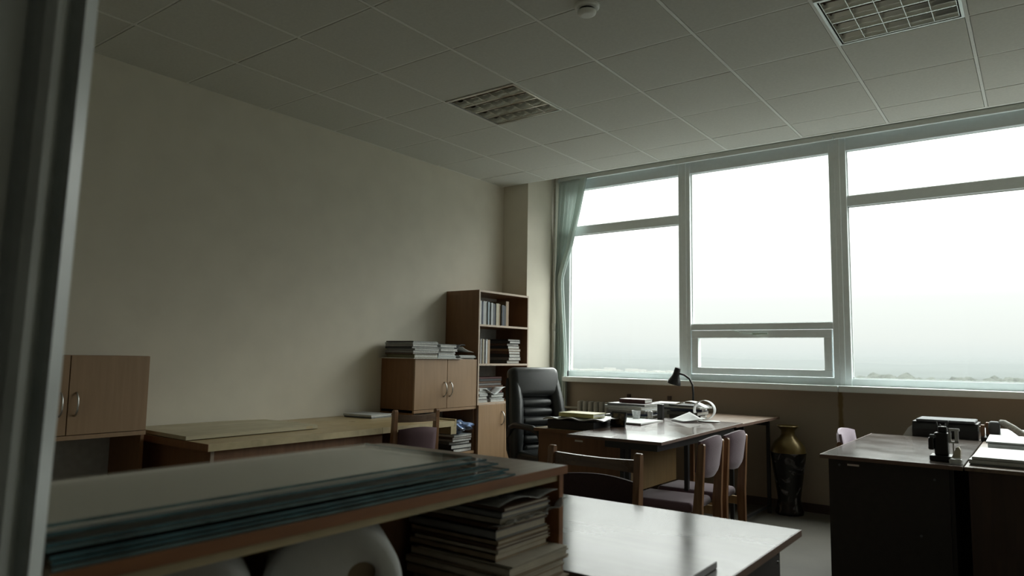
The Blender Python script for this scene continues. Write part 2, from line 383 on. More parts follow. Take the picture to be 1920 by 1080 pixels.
# ------------------------------------------------------------------ window
WY = 1.00
def win_frame():
    bm = bmesh.new()
    W = lambda x0, x1, z0, z1, d0=0.0, d1=0.07: bx(bm, x0, x1, WY+d0, WY+d1, z0, z1, bev=.004, seg=1)
    # outer frame
    W(0.345, 0.475, 1.03, 3.165); W(0.40, 7.86, 1.03, 1.095); W(0.40, 7.86, 2.99, 3.165)
    # mullions
    W(1.700, 1.815, 1.03, 3.1, -.012, .07); W(3.05, 3.185, 1.03, 3.1, -.012, .07); W(4.62, 4.74, 1.03, 3.1, -.012, .07); W(5.98, 6.10, 1.03, 3.1, -.012, .07); W(7.78, 7.86, 1.03, 3.1)
    # transoms
    W(0.40, 1.71, 2.515, 2.605, .005, .07); W(3.18, 4.63, 2.515, 2.605, .005, .07)
    W(4.73, 6.0, 2.515, 2.605, .005, .07); W(6.09, 7.79, 2.515, 2.605, .005, .07)  # rightmost bay is out of view, added to let in more light
    W(1.80, 3.06, 1.50, 1.558, .0, .07)
    for x in (1.757, 3.117, 4.68): bx(bm, x-.022, x+.022, WY-.02, WY-.008, 1.03, 3.1, bev=.003, seg=1)
    return bm
win = struct('window_1', win_frame(), 'pvc')
def part(name, bm, mats, parent, **k): return link(name, bm, mats, parent, **k)
bm = bmesh.new()
for (x0, x1, z0, z1) in ((.47, 1.705, 1.09, 2.52), (.47, 1.705, 2.6, 3.0), (1.81, 3.055, 1.55, 3.0), (3.18, 4.625, 1.09, 2.52), (3.18, 4.625, 2.6, 3.0), (4.735, 5.99, 1.09, 2.52), (4.735, 5.99, 2.6, 3.0), (6.095, 7.785, 1.09, 2.52), (6.095, 7.785, 2.6, 3.0)):
    p_ = B((x0, x1, WY+.042, WY+.046, z0, z1)); part('window_pane', p_, 'glass', win)
    for (a0, a1, c0, c1) in ((x0, x0+.012, z0, z1), (x1-.012, x1, z0, z1), (x0, x1, z0, z0+.012), (x0, x1, z1-.012, z1)):
        bx(bm, a0, a1, WY+.03, WY+.042, c0, c1)
part('glazing_bead', bm, pal('bead_pvc', (0.68, 0.71, 0.70), .4), win)
bm = bmesh.new()   # hopper sash low in the middle bay
for (x0, x1, z0, z1) in ((1.825, 3.04, 1.425, 1.495), (1.825, 3.04, 1.10, 1.158), (1.825, 1.887, 1.158, 1.425), (2.978, 3.04, 1.158, 1.425)):
    bx(bm, x0, x1, WY-.018, WY+.05, z0, z1, bev=.004, seg=1)
sash = part('sash', bm, 'pvc', win)
part('window_pane', B((1.885, 2.98, WY+.02, WY+.024, 1.156, 1.427)), 'glass', win)
bm = bmesh.new(); bx(bm, 2.40, 2.53, WY-.045, WY-.035, 1.452, 1.468, bev=.003); bx(bm, 2.39, 2.43, WY-.037, WY-.018, 1.45, 1.47)
tube(bm, [(2.40, WY-.04, 1.46), (2.28, WY-.03, 1.475), (2.20, WY-.022, 1.50)], .003, 6)
h = part('window_handle', bm, pal('handle_green', (0.50, 0.60, 0.54), .35), win)
# sill
struct('windowsill', B((0.475, 3.10, 0.865, 1.02, 0.985, 1.036), (3.104, 7.9, 0.865, 1.02, 0.985, 1.036), bev=.006), 'pvc').name = 'trim_3'
# curtain rail
rail = tag(link('curtain_rail', B((0.36, 1.70, 0.93, 0.96, 3.085, 3.115), (1.705, 3.10, 0.93, 0.96, 3.085, 3.115), (3.105, 7.8, 0.93, 0.96, 3.085, 3.115), (0.36, 7.8, 0.94, 1.0, 3.115, 3.13), bev=.003), 'pvc'),
           'long white double curtain rail fixed above the whole window', 'curtain rail')
# curtain
def curt(u, v):
    z = 3.085 - v*2.75
    keys = [(3.085, .40, .735), (2.75, .39, .66), (2.4, .375, .57), (2.12, .362, .475), (2.05, .358, .455), (1.9, .362, .46), (1.6, .368, .475), (1.2, .365, .50), (.6, .36, .51), (.3, .36, .51)]
    for (za, la, ra), (zb, lb, rb_) in zip(keys, keys[1:]):
        if zb <= z <= za:
            k = (za-z)/(za-zb); L, R_ = la+(lb-la)*k, ra+(rb_-ra)*k; break
    else: L, R_ = keys[-1][1:]
    w = R_-L; amp = 0.026*(1-min(1, w/.34)**1.5) + .003
    return Vector((L+w*u, 0.905 + amp*math.sin(u*2*PI*5.5) + 0.006*math.sin(z*4+u*9), z))
bm = bmesh.new(); g = sheet(bm, curt, 90, 60)
for f in bm.faces:
    if False: pass
cur = thing('curtain', 'pale green curtain gathered against the column at the left end of the window', 'curtain', (0.4, 0.9, 0.3))
part('curtain_cloth', bm, 'curtain', cur, solid=.003)
bm = bmesh.new(); sheet(bm, lambda u, v: curt(1.0, v) + Vector((-0.07*(1-u)*(1-.55*v), -0.018, 0)), 4, 60)
part('curtain_hem', bm, 'curtainhem', cur, solid=.003)
# heating pipe in the corner and radiator
bm = bmesh.new(); tube(bm, [(0.372, 0.86, 0.05), (0.372, 0.86, 3.3)], .014, 10); tube(bm, [(0.372, 0.86, 1.5), (0.372, 0.86, 1.58)], .019, 10)
tag(link('heating_pipe', bm, 'pipe'), 'thin cream heating pipe running up the corner beside the curtain', 'pipe')
rad = thing('radiator', 'cream ribbed radiator under the window sill behind the wooden desk', 'radiator', (1.1, 0.88, 0.12))
bm = bmesh.new()
for k in range(12):
    x = 0.70+k*.062
    bx(bm, x-.022, x+.022, 0.83, 0.925, 0.16, 0.80, bev=.014, seg=2)
tube(bm, [(0.69, .88, .22), (1.40, .88, .22)], .016); tube(bm, [(0.69, .88, .73), (1.40, .88, .73)], .016)
part('radiator_ribs', bm, 'radiator', rad, smooth=True)
for z_ in (.725, .22):
    bm = bmesh.new(); tube(bm, [(0.37, .885, z_), (0.70, .88, z_)], .011, 8); part('radiator_pipe', bm, 'pipe', rad)
for i, x in enumerate((1.20, 1.62)):
    tag(link('radiator_bracket', B((x-.018, x+.018, .93, .95, .845, .885), bev=.004), 'skirt'), ('small dark wall bracket above the radiator, nearer the curtain', 'small dark wall bracket under the sill, behind the desk lamp')[i], 'bracket')

# ------------------------------------------------------------------ ceiling lamps
def make_lamp():
    t = thing('ceiling_light', 'recessed square louvre ceiling light nearer the left wall', 'ceiling light', (1.5, -1.5, ZC), group=None)
    L = .288
    bm = bmesh.new()
    for (a, b_, c, d) in ((-L, L, -L, -L+.006), (-L, L, L-.006, L), (-L, -L+.006, -L, L), (L-.006, L, -L, L)): bx(bm, a, b_, c, d, 0.0, .075)
    bx(bm, -L, L, -L, L, .075, .082)
    link('lamp_housing', bm, 'wallbrown', t, world=False)
    bm = bmesh.new()
    for (a, b_, c, d) in ((-.292, .292, -.292, -.278), (-.292, .292, .278, .292), (-.292, -.278, -.278, .278), (.278, .292, -.278, .278)): bx(bm, a, b_, c, d, -.005, .004)
    link('lamp_frame', bm, 'chrome', t, world=False)
    bm = bmesh.new()
    for k in range(5):      # parabolic rails between tubes (run along x)
        y = -.27 + k*.135
        prism(bm, [(y-.005, -.002), (y+.005, -.002), (y+.012, .02), (y+.022, .042), (y-.022, .042), (y-.012, .02)], -.27, .27, 'X', smooth=False)
    link('louvre_rails', bm, 'mirror', t, world=False)
    for k in range(6):
        x = -.27+k*.108; bm = bmesh.new()
        for j in range(4):
            y0, y1 = -.27+j*.135, -.27+(j+1)*.135
            pts = [(y0+.004, -.001), (y1-.004, -.001)] + [((y0+y1)/2+ .05*math.cos(a), .036+.0-.010*math.sin(a)*1.0) for a in [PI*q/6 for q in range(7)]]
            prism(bm, pts, x-.0016, x+.0016, 'X')
        link('louvre_blade', bm, 'mirror', t, world=False)
    for k in range(4):
        bm = bmesh.new(); y = -.2025+k*.135
        tube(bm, [(-.275, y, .058), (.275, y, .058)], .0125, 12)
        link('fluorescent_tube', bm, 'tube', t, world=False)
    return t
lamp0 = make_lamp()
lamp0['group'] = 'recessed ceiling lights'
dup(lamp0, (3.9, -1.5, ZC), 0, 'recessed square louvre ceiling light at the top right over the dark desk', 'recessed ceiling lights')
sd = thing('smoke_detector', 'round white smoke detector on a ceiling tile at the top of the view', 'smoke detector', (2.69, -2.39, ZC-.045))
bm = bmesh.new(); lathe(bm, [(.062, ZC+.004), (.062, ZC-.012), (.055, ZC-.018)][::-1], 28, c=(2.69, -2.39))
part('detector_base', bm, 'tbar', sd)
bm = bmesh.new(); lathe(bm, [(.028, ZC-.052), (.044, ZC-.044), (.047, ZC-.036), (.046, ZC-.030)], 28, c=(2.69, -2.39))
part('detector_cap', bm, 'tbar', sd)
bm = bmesh.new(); lathe(bm, [(.036, ZC-.031), (.038, ZC-.018)], 24, c=(2.69, -2.39)); part('detector_vent', bm, 'plasticblack', sd)

# ------------------------------------------------------------------ cabinets on the left wall
def handle(parent, x, y, z, L=.12):
    bm = bmesh.new()
    pts = [(x, y, z-L/2), (x+.012, y, z-L/2+.008), (x+.026, y, z-L/4), (x+.030, y, z), (x+.026, y, z+L/4), (x+.012, y, z+L/2-.008), (x, y, z+L/2)]
    tube(bm, pts, .0048, 8)
    return bm
def hutch(name, label, y0, y1, loc_z=0.0, split=None, zt=1.20, zm=0.79, zl=0.41, hz=.96):
    xd = 0.42
    t = thing(name, label, 'cabinet', (0.2, (y0+y1)/2, 0))
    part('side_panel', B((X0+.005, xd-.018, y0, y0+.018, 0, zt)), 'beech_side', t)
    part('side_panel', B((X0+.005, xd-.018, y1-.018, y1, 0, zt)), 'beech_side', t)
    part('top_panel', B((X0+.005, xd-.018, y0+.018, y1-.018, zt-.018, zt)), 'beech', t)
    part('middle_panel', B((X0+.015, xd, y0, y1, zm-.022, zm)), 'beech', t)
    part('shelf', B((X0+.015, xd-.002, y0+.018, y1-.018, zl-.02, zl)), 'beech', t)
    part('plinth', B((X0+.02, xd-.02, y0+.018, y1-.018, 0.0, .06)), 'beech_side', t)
    part('back_panel', B((X0+.006, X0+.012, y0+.018, y1-.018, .05, zt-.02)), 'back', t)
    sp = split if split else (y0+y1)/2
    for k, (a, b_) in enumerate(((y0, sp-.0015), (sp+.0015, y1))):
        d = part('door', B((xd-.018, xd, a+.001, b_-.001, zm+.003, zt-.001), bev=.001, seg=1), 'beech', t)
        hy = b_-.035 if k == 0 else a+.035
        hb = handle(d, xd, hy, hz)
        bmesh.ops.translate(hb, vec=-Vector(t.location), verts=hb.verts)
        link('handle', hb, 'chrome', d, world=False)
        if k == 1:
            pass
    # lower front below the shelf
    part('lower_front', B((xd-.03, xd-.012, y0+.018, y1-.018, .06, zl-.022)), 'brownpanel', t)
    return t
hutch('cabinet', 'brown wall cabinet at the far left, two doors over an empty open shelf', -4.12, -3.31, hz=.95)
hutch('cabinet', 'two-door brown cabinet beside the bookcase with folders piled on top', -1.21, -0.435, hz=.95)

# bookcase
bc = thing('bookcase', 'tall open brown bookcase in the corner full of books', 'bookcase', (0.23, -0.06, 0))
BY0, BY1, BXD = -0.430, 0.335, 0.425
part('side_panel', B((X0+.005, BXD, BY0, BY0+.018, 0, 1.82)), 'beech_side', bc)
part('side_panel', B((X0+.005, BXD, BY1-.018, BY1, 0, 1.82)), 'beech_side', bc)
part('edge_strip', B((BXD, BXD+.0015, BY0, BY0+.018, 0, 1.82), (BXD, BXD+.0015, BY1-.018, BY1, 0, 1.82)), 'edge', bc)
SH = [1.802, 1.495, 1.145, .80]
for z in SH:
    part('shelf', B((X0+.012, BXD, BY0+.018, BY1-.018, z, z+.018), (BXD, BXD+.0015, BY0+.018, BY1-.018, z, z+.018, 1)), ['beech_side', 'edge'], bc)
part('back_panel', B((X0+.005, X0+.011, BY0+.018, BY1-.018, .05, 1.80)), 'back', bc)
for k, (a, b_) in enumerate(((BY0+.001, -.05), (-.047, BY1-.001))):
    d = part('door', B((BXD, BXD+.017, a, b_, .07, .798), bev=.001, seg=1), 'beech', bc)
    hb = handle(d, BXD+.017, (b_-.04) if k == 0 else (a+.04), .67)
    bmesh.ops.translate(hb, vec=-Vector(bc.location), verts=hb.verts); link('handle', hb, 'chrome', d, world=False)

# ------------------------------------------------------------------ books and piles
ORD = ['first', 'second', 'third', 'fourth', 'fifth', 'sixth', 'seventh', 'eighth', 'ninth', 'tenth', 'eleventh', 'twelfth', 'thirteenth', 'fourteenth', 'fifteenth', 'sixteenth', 'seventeenth', 'eighteenth', 'nineteenth', 'twentieth']
def book_mesh(t, d, h, col):
    """upright book: thickness t along y, depth d back from the spine at x=0, height h"""
    bm = bmesh.new()
    bx(bm, -d, 0, 0, .002, 0, h); bx(bm, -d, 0, t-.002, t, 0, h); bx(bm, -.002, 0, 0, t, 0, h)
    bx(bm, -d+.004, -.002, .002, t-.002, .003, h-.003, mi=1)
    return bm
def upright_row(x, y, z, specs, where, grp, dmax=.22):
    n = len(specs)
    for i, (c, t, h) in enumerate(specs):
        o = link('book', book_mesh(t, dmax*random.uniform(.82, 1), h, c), [cover(c), 'pages'], loc=(x+random.uniform(-.012, .004), y, z+.0005))
        end = '' 
        tag(o, '%s upright book, %s from the left on the %s' % (c, ORD[i], where), 'book', grp)
        y += t+.0012
    return y
def flat_mesh(w, d, t):
    """lying folder: spine along local x at y=0 facing -y, pages show on the +x and +y sides"""
    bm = bmesh.new()
    k = min(.003, t*.2)
    bx(bm, -w/2, w/2, -d/2, d/2, 0, k); bx(bm, -w/2, w/2, -d/2, d/2, t-k, t); bx(bm, -w/2, w/2, -d/2, -d/2+.002, 0, t)
    bx(bm, -w/2+.004, w/2-.003, -d/2+.002, d/2-.004, k, t-k, mi=1)
    return bm
def flat_pile(cx, cy_, z, specs, where, grp, w=.30, d=.22, rot=0.0, jit=.012, rj=.05, kind='folder', fromtop=True, name=None):
    n = len(specs); zz = z+.0004
    for i, s in enumerate(specs):
        c, t = s[0], s[1]; ww = w*(s[2] if len(s) > 2 else random.uniform(.92, 1.0)); dd = d*(s[3] if len(s) > 3 else random.uniform(.92, 1.0))
        o = link(name or kind, flat_mesh(ww, dd, t), [cover(c), 'pages'], loc=(cx+random.uniform(-jit, jit), cy_+random.uniform(-jit, jit), zz), rot=rot+random.uniform(-rj, rj))
        j = n-1-i
        pos = 'topmost' if j == 0 else ('lowest' if i == 0 else ORD[j]+' down')
        tag(o, '%s %s, %s in %s' % (c, kind, pos, where), kind, grp)
        zz += t+.0006
    return zz
# top shelf
sp = [('cream', .014, .225), ('brown', .010, .215), ('white', .016, .215), ('dark blue', .012, .205), ('pale grey', .016, .215), ('white', .022, .212), ('pale blue', .014, .21), ('white', .012, .205), ('pale grey', .018, .205),
      ('dark grey', .024, .20), ('dark blue', .012, .195), ('cream', .030, .205), ('tan', .016, .20), ('black', .014, .195), ('dark blue', .013, .195), ('black', .022, .19), ('tan', .030, .235)]
sp = [(c_, t_*1.55, h_) for c_, t_, h_ in sp]
upright_row(BXD-.03, BY0+.02, 1.513, sp, 'top shelf of the bookcase', 'upright books on the top bookcase shelf')
# second shelf
sp = [('white', .014, .215), ('pale grey', .018, .22), ('brown', .010, .21), ('white', .018, .22), ('cream', .018, .22), ('grey', .014, .215), ('white', .014, .21), ('pale grey', .016, .22), ('tan', .030, .215)]
sp = [(c_, t_*1.25, h_) for c_, t_, h_ in sp]
yy = upright_row(BXD-.03, BY0+.02, 1.163, sp, 'second shelf of the bookcase', 'upright books on the second bookcase shelf')
flat_pile(.255, .165, 1.163, [('dark grey', .030), ('grey', .028), ('black', .030), ('brown', .026), ('tan', .022), ('black', .028), ('brown', .022), ('dark grey', .022), ('black', .016)],
          'the pile on the second bookcase shelf', 'folders piled on the second bookcase shelf', w=.27, d=.19, jit=.01)
flat_pile(.20, -.06, .8185, [('dark grey', .03), ('black', .028), ('maroon', .03), ('dark grey', .028), ('brown', .022), ('grey', .018), ('brown', .02), ('dark grey', .02), ('maroon', .018)],
          'the back pile on the lowest bookcase shelf', 'folders at the back of the lowest bookcase shelf', w=.36, d=.17, jit=.006, rj=.03, rot=PI/2)
flat_pile(.352, -.335, .8185, [('white', .022), ('maroon', .008), ('white', .024), ('pale grey', .018), ('white', .026), ('white', .020)], 'the left front pile on the lowest bookcase shelf', 'papers at the front of the lowest bookcase shelf', w=.13, d=.13, jit=.006, rj=.08, kind='booklet')
flat_pile(.365, -.13, .8185, [('white', .026), ('grey', .016), ('pale grey', .02), ('dark grey', .014)], 'the right front pile on the lowest bookcase shelf', 'papers at the front of the lowest bookcase shelf', w=.10, d=.20, jit=.006, rj=.06, kind='booklet')
# sagging white brochure between the two front piles
bm = bmesh.new()
sheet(bm, lambda u, v: Vector((.31+.12*v, -.33+.30*u, .905+.028*math.cos(u*2*PI)+.004*v+ .012*u)), 24, 3)
tag(link('brochure', bm, 'paper', solid=.002), 'open white brochure sagging across the front piles on the lowest bookcase shelf', 'brochure')
# piles on the cabinet
tag(link('cardboard_sheet', B((.04, .44, -1.245, -.66, 1.2005, 1.207)), 'paper2'), 'thin pale board lying on the cabinet beneath the folder piles', 'board')
flat_pile(.245, -1.075, 1.2075, [('olive', .028), ('brown', .010), ('grey', .020), ('pale grey', .014), ('black', .014), ('grey', .022), ('pale grey', .012), ('black', .010)], 'the left pile on the brown cabinet', 'folders in the left pile on the cabinet', w=.33, d=.30, jit=.01, rj=.03)
flat_pile(.25, -.795, 1.2075, [('pale blue', .018), ('white', .022), ('pale grey', .016), ('white', .020), ('dark grey', .012), ('white', .018), ('black', .008)], 'the middle pile on the brown cabinet', 'folders in the middle pile on the cabinet', w=.30, d=.22, jit=.014, rj=.10)
flat_pile(.25, -.56, 1.2005, [('white', .012), ('pale grey', .012), ('white', .008)], 'the low right pile on the brown cabinet', 'magazines in the low pile on the cabinet', w=.32, d=.22, jit=.02, rj=.12, kind='magazine')
mg = thing('open_magazine', 'dark curling magazine propped open on the right end of the cabinet top', 'magazine', (.25, -.56, 1.236))
bm = bmesh.new(); sheet(bm, lambda u, v: Vector((.14+.22*v, -.68+.15*u, 1.240+.075*math.sin(u*PI*.62)+.012*v)), 14, 3); part('magazine_cover', bm, cover('dark grey'), mg, solid=.004)
bm = bmesh.new(); sheet(bm, lambda u, v: Vector((.16+.24*v, -.60+.15*u-.012*v, 1.306-.062*u**.8+.012*u*u*1.5)), 14, 3); part('magazine_page', bm, 'paper2', mg, solid=.003)
# inside the cabinet's open shelf: folders, a bag, upright tubes
flat_pile(.27, -.60, .4105, [('black', .030), ('black', .034), ('dark grey', .026), ('grey', .020), ('brown', .016), ('pale grey', .018)], 'the pile in the open compartment of the cabinet', 'folders in the open compartment of the cabinet', w=.27, d=.26, jit=.008, rj=.08)
bm = bmesh.new(); rb = random.Random(5)
bmesh.ops.create_icosphere(bm, subdivisions=4, radius=1)
for v in bm.verts:
    n = v.co.normalized()
    k = 1+.16*math.sin(7*n.x+3*n.y)+.12*math.sin(11*n.y+5*n.z)+.05*rb.uniform(-1, 1)
    v.co = Vector((.325+.145*n.x*k, -.61+.125*n.y*k, .618+.050*n.z*k + .03*max(0, n.x)*max(0, n.y)))
tag(link('plastic_bag', bm, 'bluebag', smooth=True), 'crumpled blue and white plastic bag on the folders in the open cabinet compartment', 'bag')
for k in range(2):
    bm = bmesh.new(); tube(bm, [(.56+.0*k, -1.33+.075*k, 0), (.56, -1.33+.075*k, .70)], .024, 14)
    tag(link('cardboard_tube', bm, pal('greygreen_tube', (0.20, .23, .21), .6)), ('grey green upright tube under the wooden worktop end, nearer the chair', 'grey green upright tube under the wooden worktop end, nearer the bookcase')[k], 'tube', 'upright tubes under the worktop')

# ------------------------------------------------------------------ long worktop along the left wall
wt = thing('worktop_table', 'long yellow veneered table along the left wall', 'table', (.48, -2.3, 0))
part('tabletop', B((X0+.004, .93, -3.235, -1.30, .712, .75), bev=.002, seg=1), ['yellowwood'], wt)
part('edge_band', B((.93, .933, -3.235, -2.02, .712, .75), (.93, .933, -2.017, -1.30, .712, .75)), 'yellowedge', wt)
part('end_band', B((X0+.004, .933, -3.238, -3.235, .712, .75)), 'brownpanel', wt)
part('front_panel', B((.84, .86, -3.16, -1.95, .20, .711)), 'brownpanel', wt)
part('side_panel', B((X0+.03, .86, -3.18, -3.16, 0, .711)), 'brownpanel', wt)
part('panel_edge', B((.86, .865, -3.18, -3.16, 0, .711)), 'edge', wt)
part('side_panel', B((X0+.03, .50, -1.36, -1.34, 0, .711)), 'brownpanel', wt)
part('end_block', B((.46, .935, -1.30, -1.285, .655, .762), (.46, .935, -1.345, -1.30, .655, .711)), 'yellowedge', wt)
brd = link('board', B((-.245, .0, 0, 0, 0, 0)) if False else bmesh.new(), 'yellowwood') if False else None
bm = bmesh.new()
prism(bm, [(.05, -3.215), (.725, -3.245), (.70, -2.36), (.66, -2.33), (.13, -2.36), (.06, -2.62)], .7545, .775, 'Z')
bx(bm, .70, .7025, -3.2, -2.4, .757, .772, mi=1)
tag(link('loose_board', bm, [wood('pale_worn_plywood', (.42, .37, .25), (.50, .45, .31), 'Y', .5, 3, 8), 'yellowedge']), 'worn pale plywood board lying flat on the left end of the long wall table', 'board')
flat_pile(.24, -1.52, .7505, [('dark grey', .008), ('white', .016)], 'the two on the right end of the long wall table', 'books on the wall table', w=.30, d=.24, rot=.12, kind='book')

# ------------------------------------------------------------------ foreground: low shelf unit, table behind it, glass, folders
_before = set(bpy.data.objects)
SX = 3.492; SE = -3.817       # near face and window-side end of the low shelf unit
fs = thing('shelf_unit', 'low brown open shelf unit in the foreground with glass sheets on top', 'shelf', (3.33, -4.4, 0))
part('top_board', B((3.166, SX, -4.897, SE, .952, .970), bev=.0012, seg=1), 'walnut', fs)
part('top_edge', B((SX, SX+.0015, -4.897, SE, .952, .970)), 'redwood', fs)
part('front_rail', B((SX-.03, SX-.012, -4.887, SE-.022, .936, .9518)), 'yellowedge', fs)
part('end_panel', B((3.175, SX-.007, SE-.022, SE-.004, -.0077, .9518), bev=.001, seg=1), 'redwood', fs)
part('end_panel', B((3.175, SX-.007, -4.892, -4.874, -.0077, .9518)), 'redwood', fs)
part('back_panel', B((3.175, 3.183, -4.874, SE-.022, .05, .9518)), 'brownpanel', fs)
for z_ in (.688, .38, .09):
    part('inner_shelf', B((3.183, SX-.01, -4.874, SE-.022, z_-.018, z_)), 'redwood', fs)
bk = thing('shelf_unit', 'second low brown shelf unit with a rounded corner standing behind the glass-topped one', 'shelf', (3.0, -4.4, 0))
bm = bmesh.new(); pts = [(3.163, -4.897), (3.163, -3.795)] + [(2.882+.032*math.cos(a), -3.827+.032*math.sin(a)) for a in [PI/2+PI/2*q/6 for q in range(7)]] + [(2.850, -4.897)]
prism(bm, pts, .948, .966, 'Z'); part('top_board', bm, 'walnut', bk)
part('end_panel', B((2.87, 3.155, -3.86, -3.842, -.0077, .948)), 'brownpanel', bk); part('end_panel', B((2.87, 3.155, -4.887, -4.869, -.0077, .948)), 'brownpanel', bk)
part('long_panel', B((2.87, 2.878, -4.867, -3.86, .02, .948)), 'brownpanel', bk)

# stack of glass sheets with a white board between the upper ones
gspec = [(3.488, -4.015, .0042), (3.484, -4.045, .004), (3.482, -4.030, .0042), (3.468, -4.070, .004), (3.465, -4.045, .004), (3.450, -4.065, .0042), (3.426, -4.085, .004)]
z = .9705; rb = random.Random(11)
names = ['lowest', 'second from the bottom', 'third from the bottom', 'middle', 'third from the top', 'second from the top', 'topmost']
for i, (xe, ye, tk) in enumerate(gspec):
    if i == 5:
        bm = bmesh.new(); prism(bm, [(3.06, -4.897), (3.418, -4.897), (3.424, -4.10), (3.355, -4.0725), (3.10, -4.108), (3.06, -4.15)], z, z+.002, 'Z')
        tag(link('white_board_sheet', bm, 'whiteboard'), 'large off white board lying among the glass sheets on the shelf unit', 'board'); z += .0026
    t = thing('glass_sheet', '%s clear glass sheet of the stack on the shelf unit' % names[i].capitalize(), 'glass sheet', (3.3, -4.4, z), rotz=rb.uniform(-.002, .002), group='stacked glass sheets')
    x0, y0 = 3.075-3.3+.010*i*(1 if i % 2 else .4), -4.892+4.4
    x1, y1 = xe-3.3, ye+4.4
    link('glass_body', B((x0, x1-.003, y0, y1-.003, 0, tk)), 'sheet', t, world=False)
    bm = bmesh.new(); bx(bm, x1-.003, x1, y0, y1, .0002, tk-.0002); bx(bm, x0, x1, y1-.003, y1, .0002, tk-.0002)
    for q in range(12):
        yy = rb.uniform(y0, y1-.05); bx(bm, x1-.001, x1+rb.uniform(.0005, .002), yy, yy+rb.uniform(.01, .05), .0004, tk*.7)
    link('glass_edge', bm, 'glassedge' if i % 3 else 'glassedge2', t, world=False)
    z += tk + (.0012 if i % 2 else .002)

# folders on the foreground shelf
FP = [('brown', .022, 1.02, 1.0, .0), ('tan', .026, 1.05, 1.0, .02), ('tan', .019, 1.08, 1.05, .02), ('cream', .015, 1.1, 1.05, -.02), ('tan', .004, 1.1, 1.04, .03), ('cream', .015, 1.08, 1.03, -.03), ('cream', .003, 1.0, 1.0, .05),
      ('tan', .016, .95, .9, .0), ('cream', .007, .9, .92, .04), ('brown', .008, .95, .9, -.03), ('tan', .008, .95, .9, .02), ('grey', .020, .97, .88, .0), ('brown', .010, .95, .85, -.02), ('cream', .008, .93, .82, .03), ('cream', .0035, .95, .85, .0), ('grey', .012, .92, .82, -.03), ('brown', .008, .9, .8, .03)]
zz = .6885; rb = random.Random(2)
for i, (c, t_, a_, b_, r_) in enumerate(FP):
    w_, d_ = .26*a_, .215*b_
    j = len(FP)-1-i
    pos = 'topmost' if j == 0 else ('lowest' if i == 0 else ORD[j]+' down')
    x_ = 3.4875+(.024 if i < 7 else -.014)-w_/2+rb.uniform(-.008, .008); y_ = -3.955-(.0 if i < 7 else .004)
    o = link('folder', flat_mesh(w_, min(d_, .215), t_), [cover(c) if c in ('grey', 'brown') else ('cream_card' if c == 'cream' else 'tan_card'), 'cream_card'], loc=(x_, y_, zz), rot=r_*.5)
    tag(o, '%s cardboard folder, %s in the foreground shelf stack' % (c, pos), 'folder', 'cardboard folders in the foreground shelf')
    zz += t_+.0008
bm = bmesh.new()
sheet(bm, lambda u, v: Vector((3.29+.19*u+.014*v, -4.06+.20*v, zz+.004+.011*abs(math.sin(v*PI*1.5))*(.3+.7*u))), 16, 24)
tag(link('plastic_file', bm, 'film', solid=.001), 'wavy grey plastic file lying on top of the foreground folder stack', 'plastic file')
bm = bmesh.new()
sheet(bm, lambda u, v: Vector((3.445+.058*u+.008*math.sin(v*25)*u, -4.06+.235*v, .872-.010*math.cos(u*3)+.022*max(0, v-.7)/.3*u+.004*math.sin(v*31+u*5))), 10, 50)
tag(link('plastic_wrap', bm, 'film', solid=.0008), 'crinkled clear plastic wrap sticking out between the foreground folders', 'plastic wrap')

# big rolls of paper on the foreground shelf, ends towards the room
def paper_roll(cx, cy2, R_, depth, ang, label, off, r_in=.026):
    zc = .6885+R_
    t = thing('paper_roll', label, 'paper roll', (cx, cy2, .6885), rotz=ang)
    seg = 56; rings = []; bm = bmesh.new()
    prof = [(-depth, R_-.004, 0), (-depth+.004, R_, 0), (-.016, R_, 0), (-.006, R_-.004, 0), (0, R_-.014, 0), (.001, R_-.03, 0), (0, r_in+.004, 1), (-.004, r_in, 1), (-.07, r_in, 1)]
    for x, r, o_ in prof:
        rings.append([bm.verts.new((x, off[0]*o_+r*math.cos(2*PI*k/seg), R_+off[1]*o_+r*math.sin(2*PI*k/seg))) for k in range(seg)])
    for a, b_ in zip(rings, rings[1:]):
        for k in range(seg):
            f = bm.faces.new((a[k], a[(k+1) % seg], b_[(k+1) % seg], b_[k])); f.smooth = True
    bm.faces.new(rings[0]); bm.faces.new(rings[-1])
    link('roll_body', bm, 'paper', t, world=False)
    bm = bmesh.new(); tube(bm, [(-.068, off[0], R_+off[1]), (-.030, off[0], R_+off[1])], r_in-.001, 32)
    link('roll_core', bm, 'tan_card', t, world=False)
    return t
paper_roll(3.395, -4.412, .121, .16, -.62, 'large white paper roll with an open brown core under the foreground shelf top', (.048, .022))
paper_roll(3.335, -4.665, .118, .13, -.55, 'grey white paper roll left of the roll with the brown core', (.02, -.01))
for o in set(bpy.data.objects)-_before:
    if o.parent is None: o.location = Vector(o.location)+Vector((.030, -.047, .008))

# ------------------------------------------------------------------ front glossy table
ft = thing('front_table', 'dark polished table in the foreground reflecting the window', 'table', (3.2, -3.42, 0))
part('tabletop', B((2.62, 3.813, -3.858, -3.0, .702, .72), bev=.002, seg=1), ['gloss2'], ft)
part('edge_band', B((3.813, 3.816, -3.858, -3.0, .701, .7205)), 'topedge', ft)
part('end_panel', B((3.742, 3.76, -3.82, -3.035, 0, .702)), 'darkpanel', ft)
part('end_panel', B((2.66, 2.678, -3.82, -3.035, 0, .702)), 'darkpanel', ft)
tag(link('loose_board', B((2.80, 3.762, -3.858, -3.555, .7205, .738), bev=.0015, seg=1), 'gloss2'), 'polished board with a dark edge laid on the near part of the front table', 'board')
for z_ in (.67, .65, .625): part('screw', B((3.76, 3.763, -3.06, -3.054, z_, z_+.006)), 'chrome', ft)

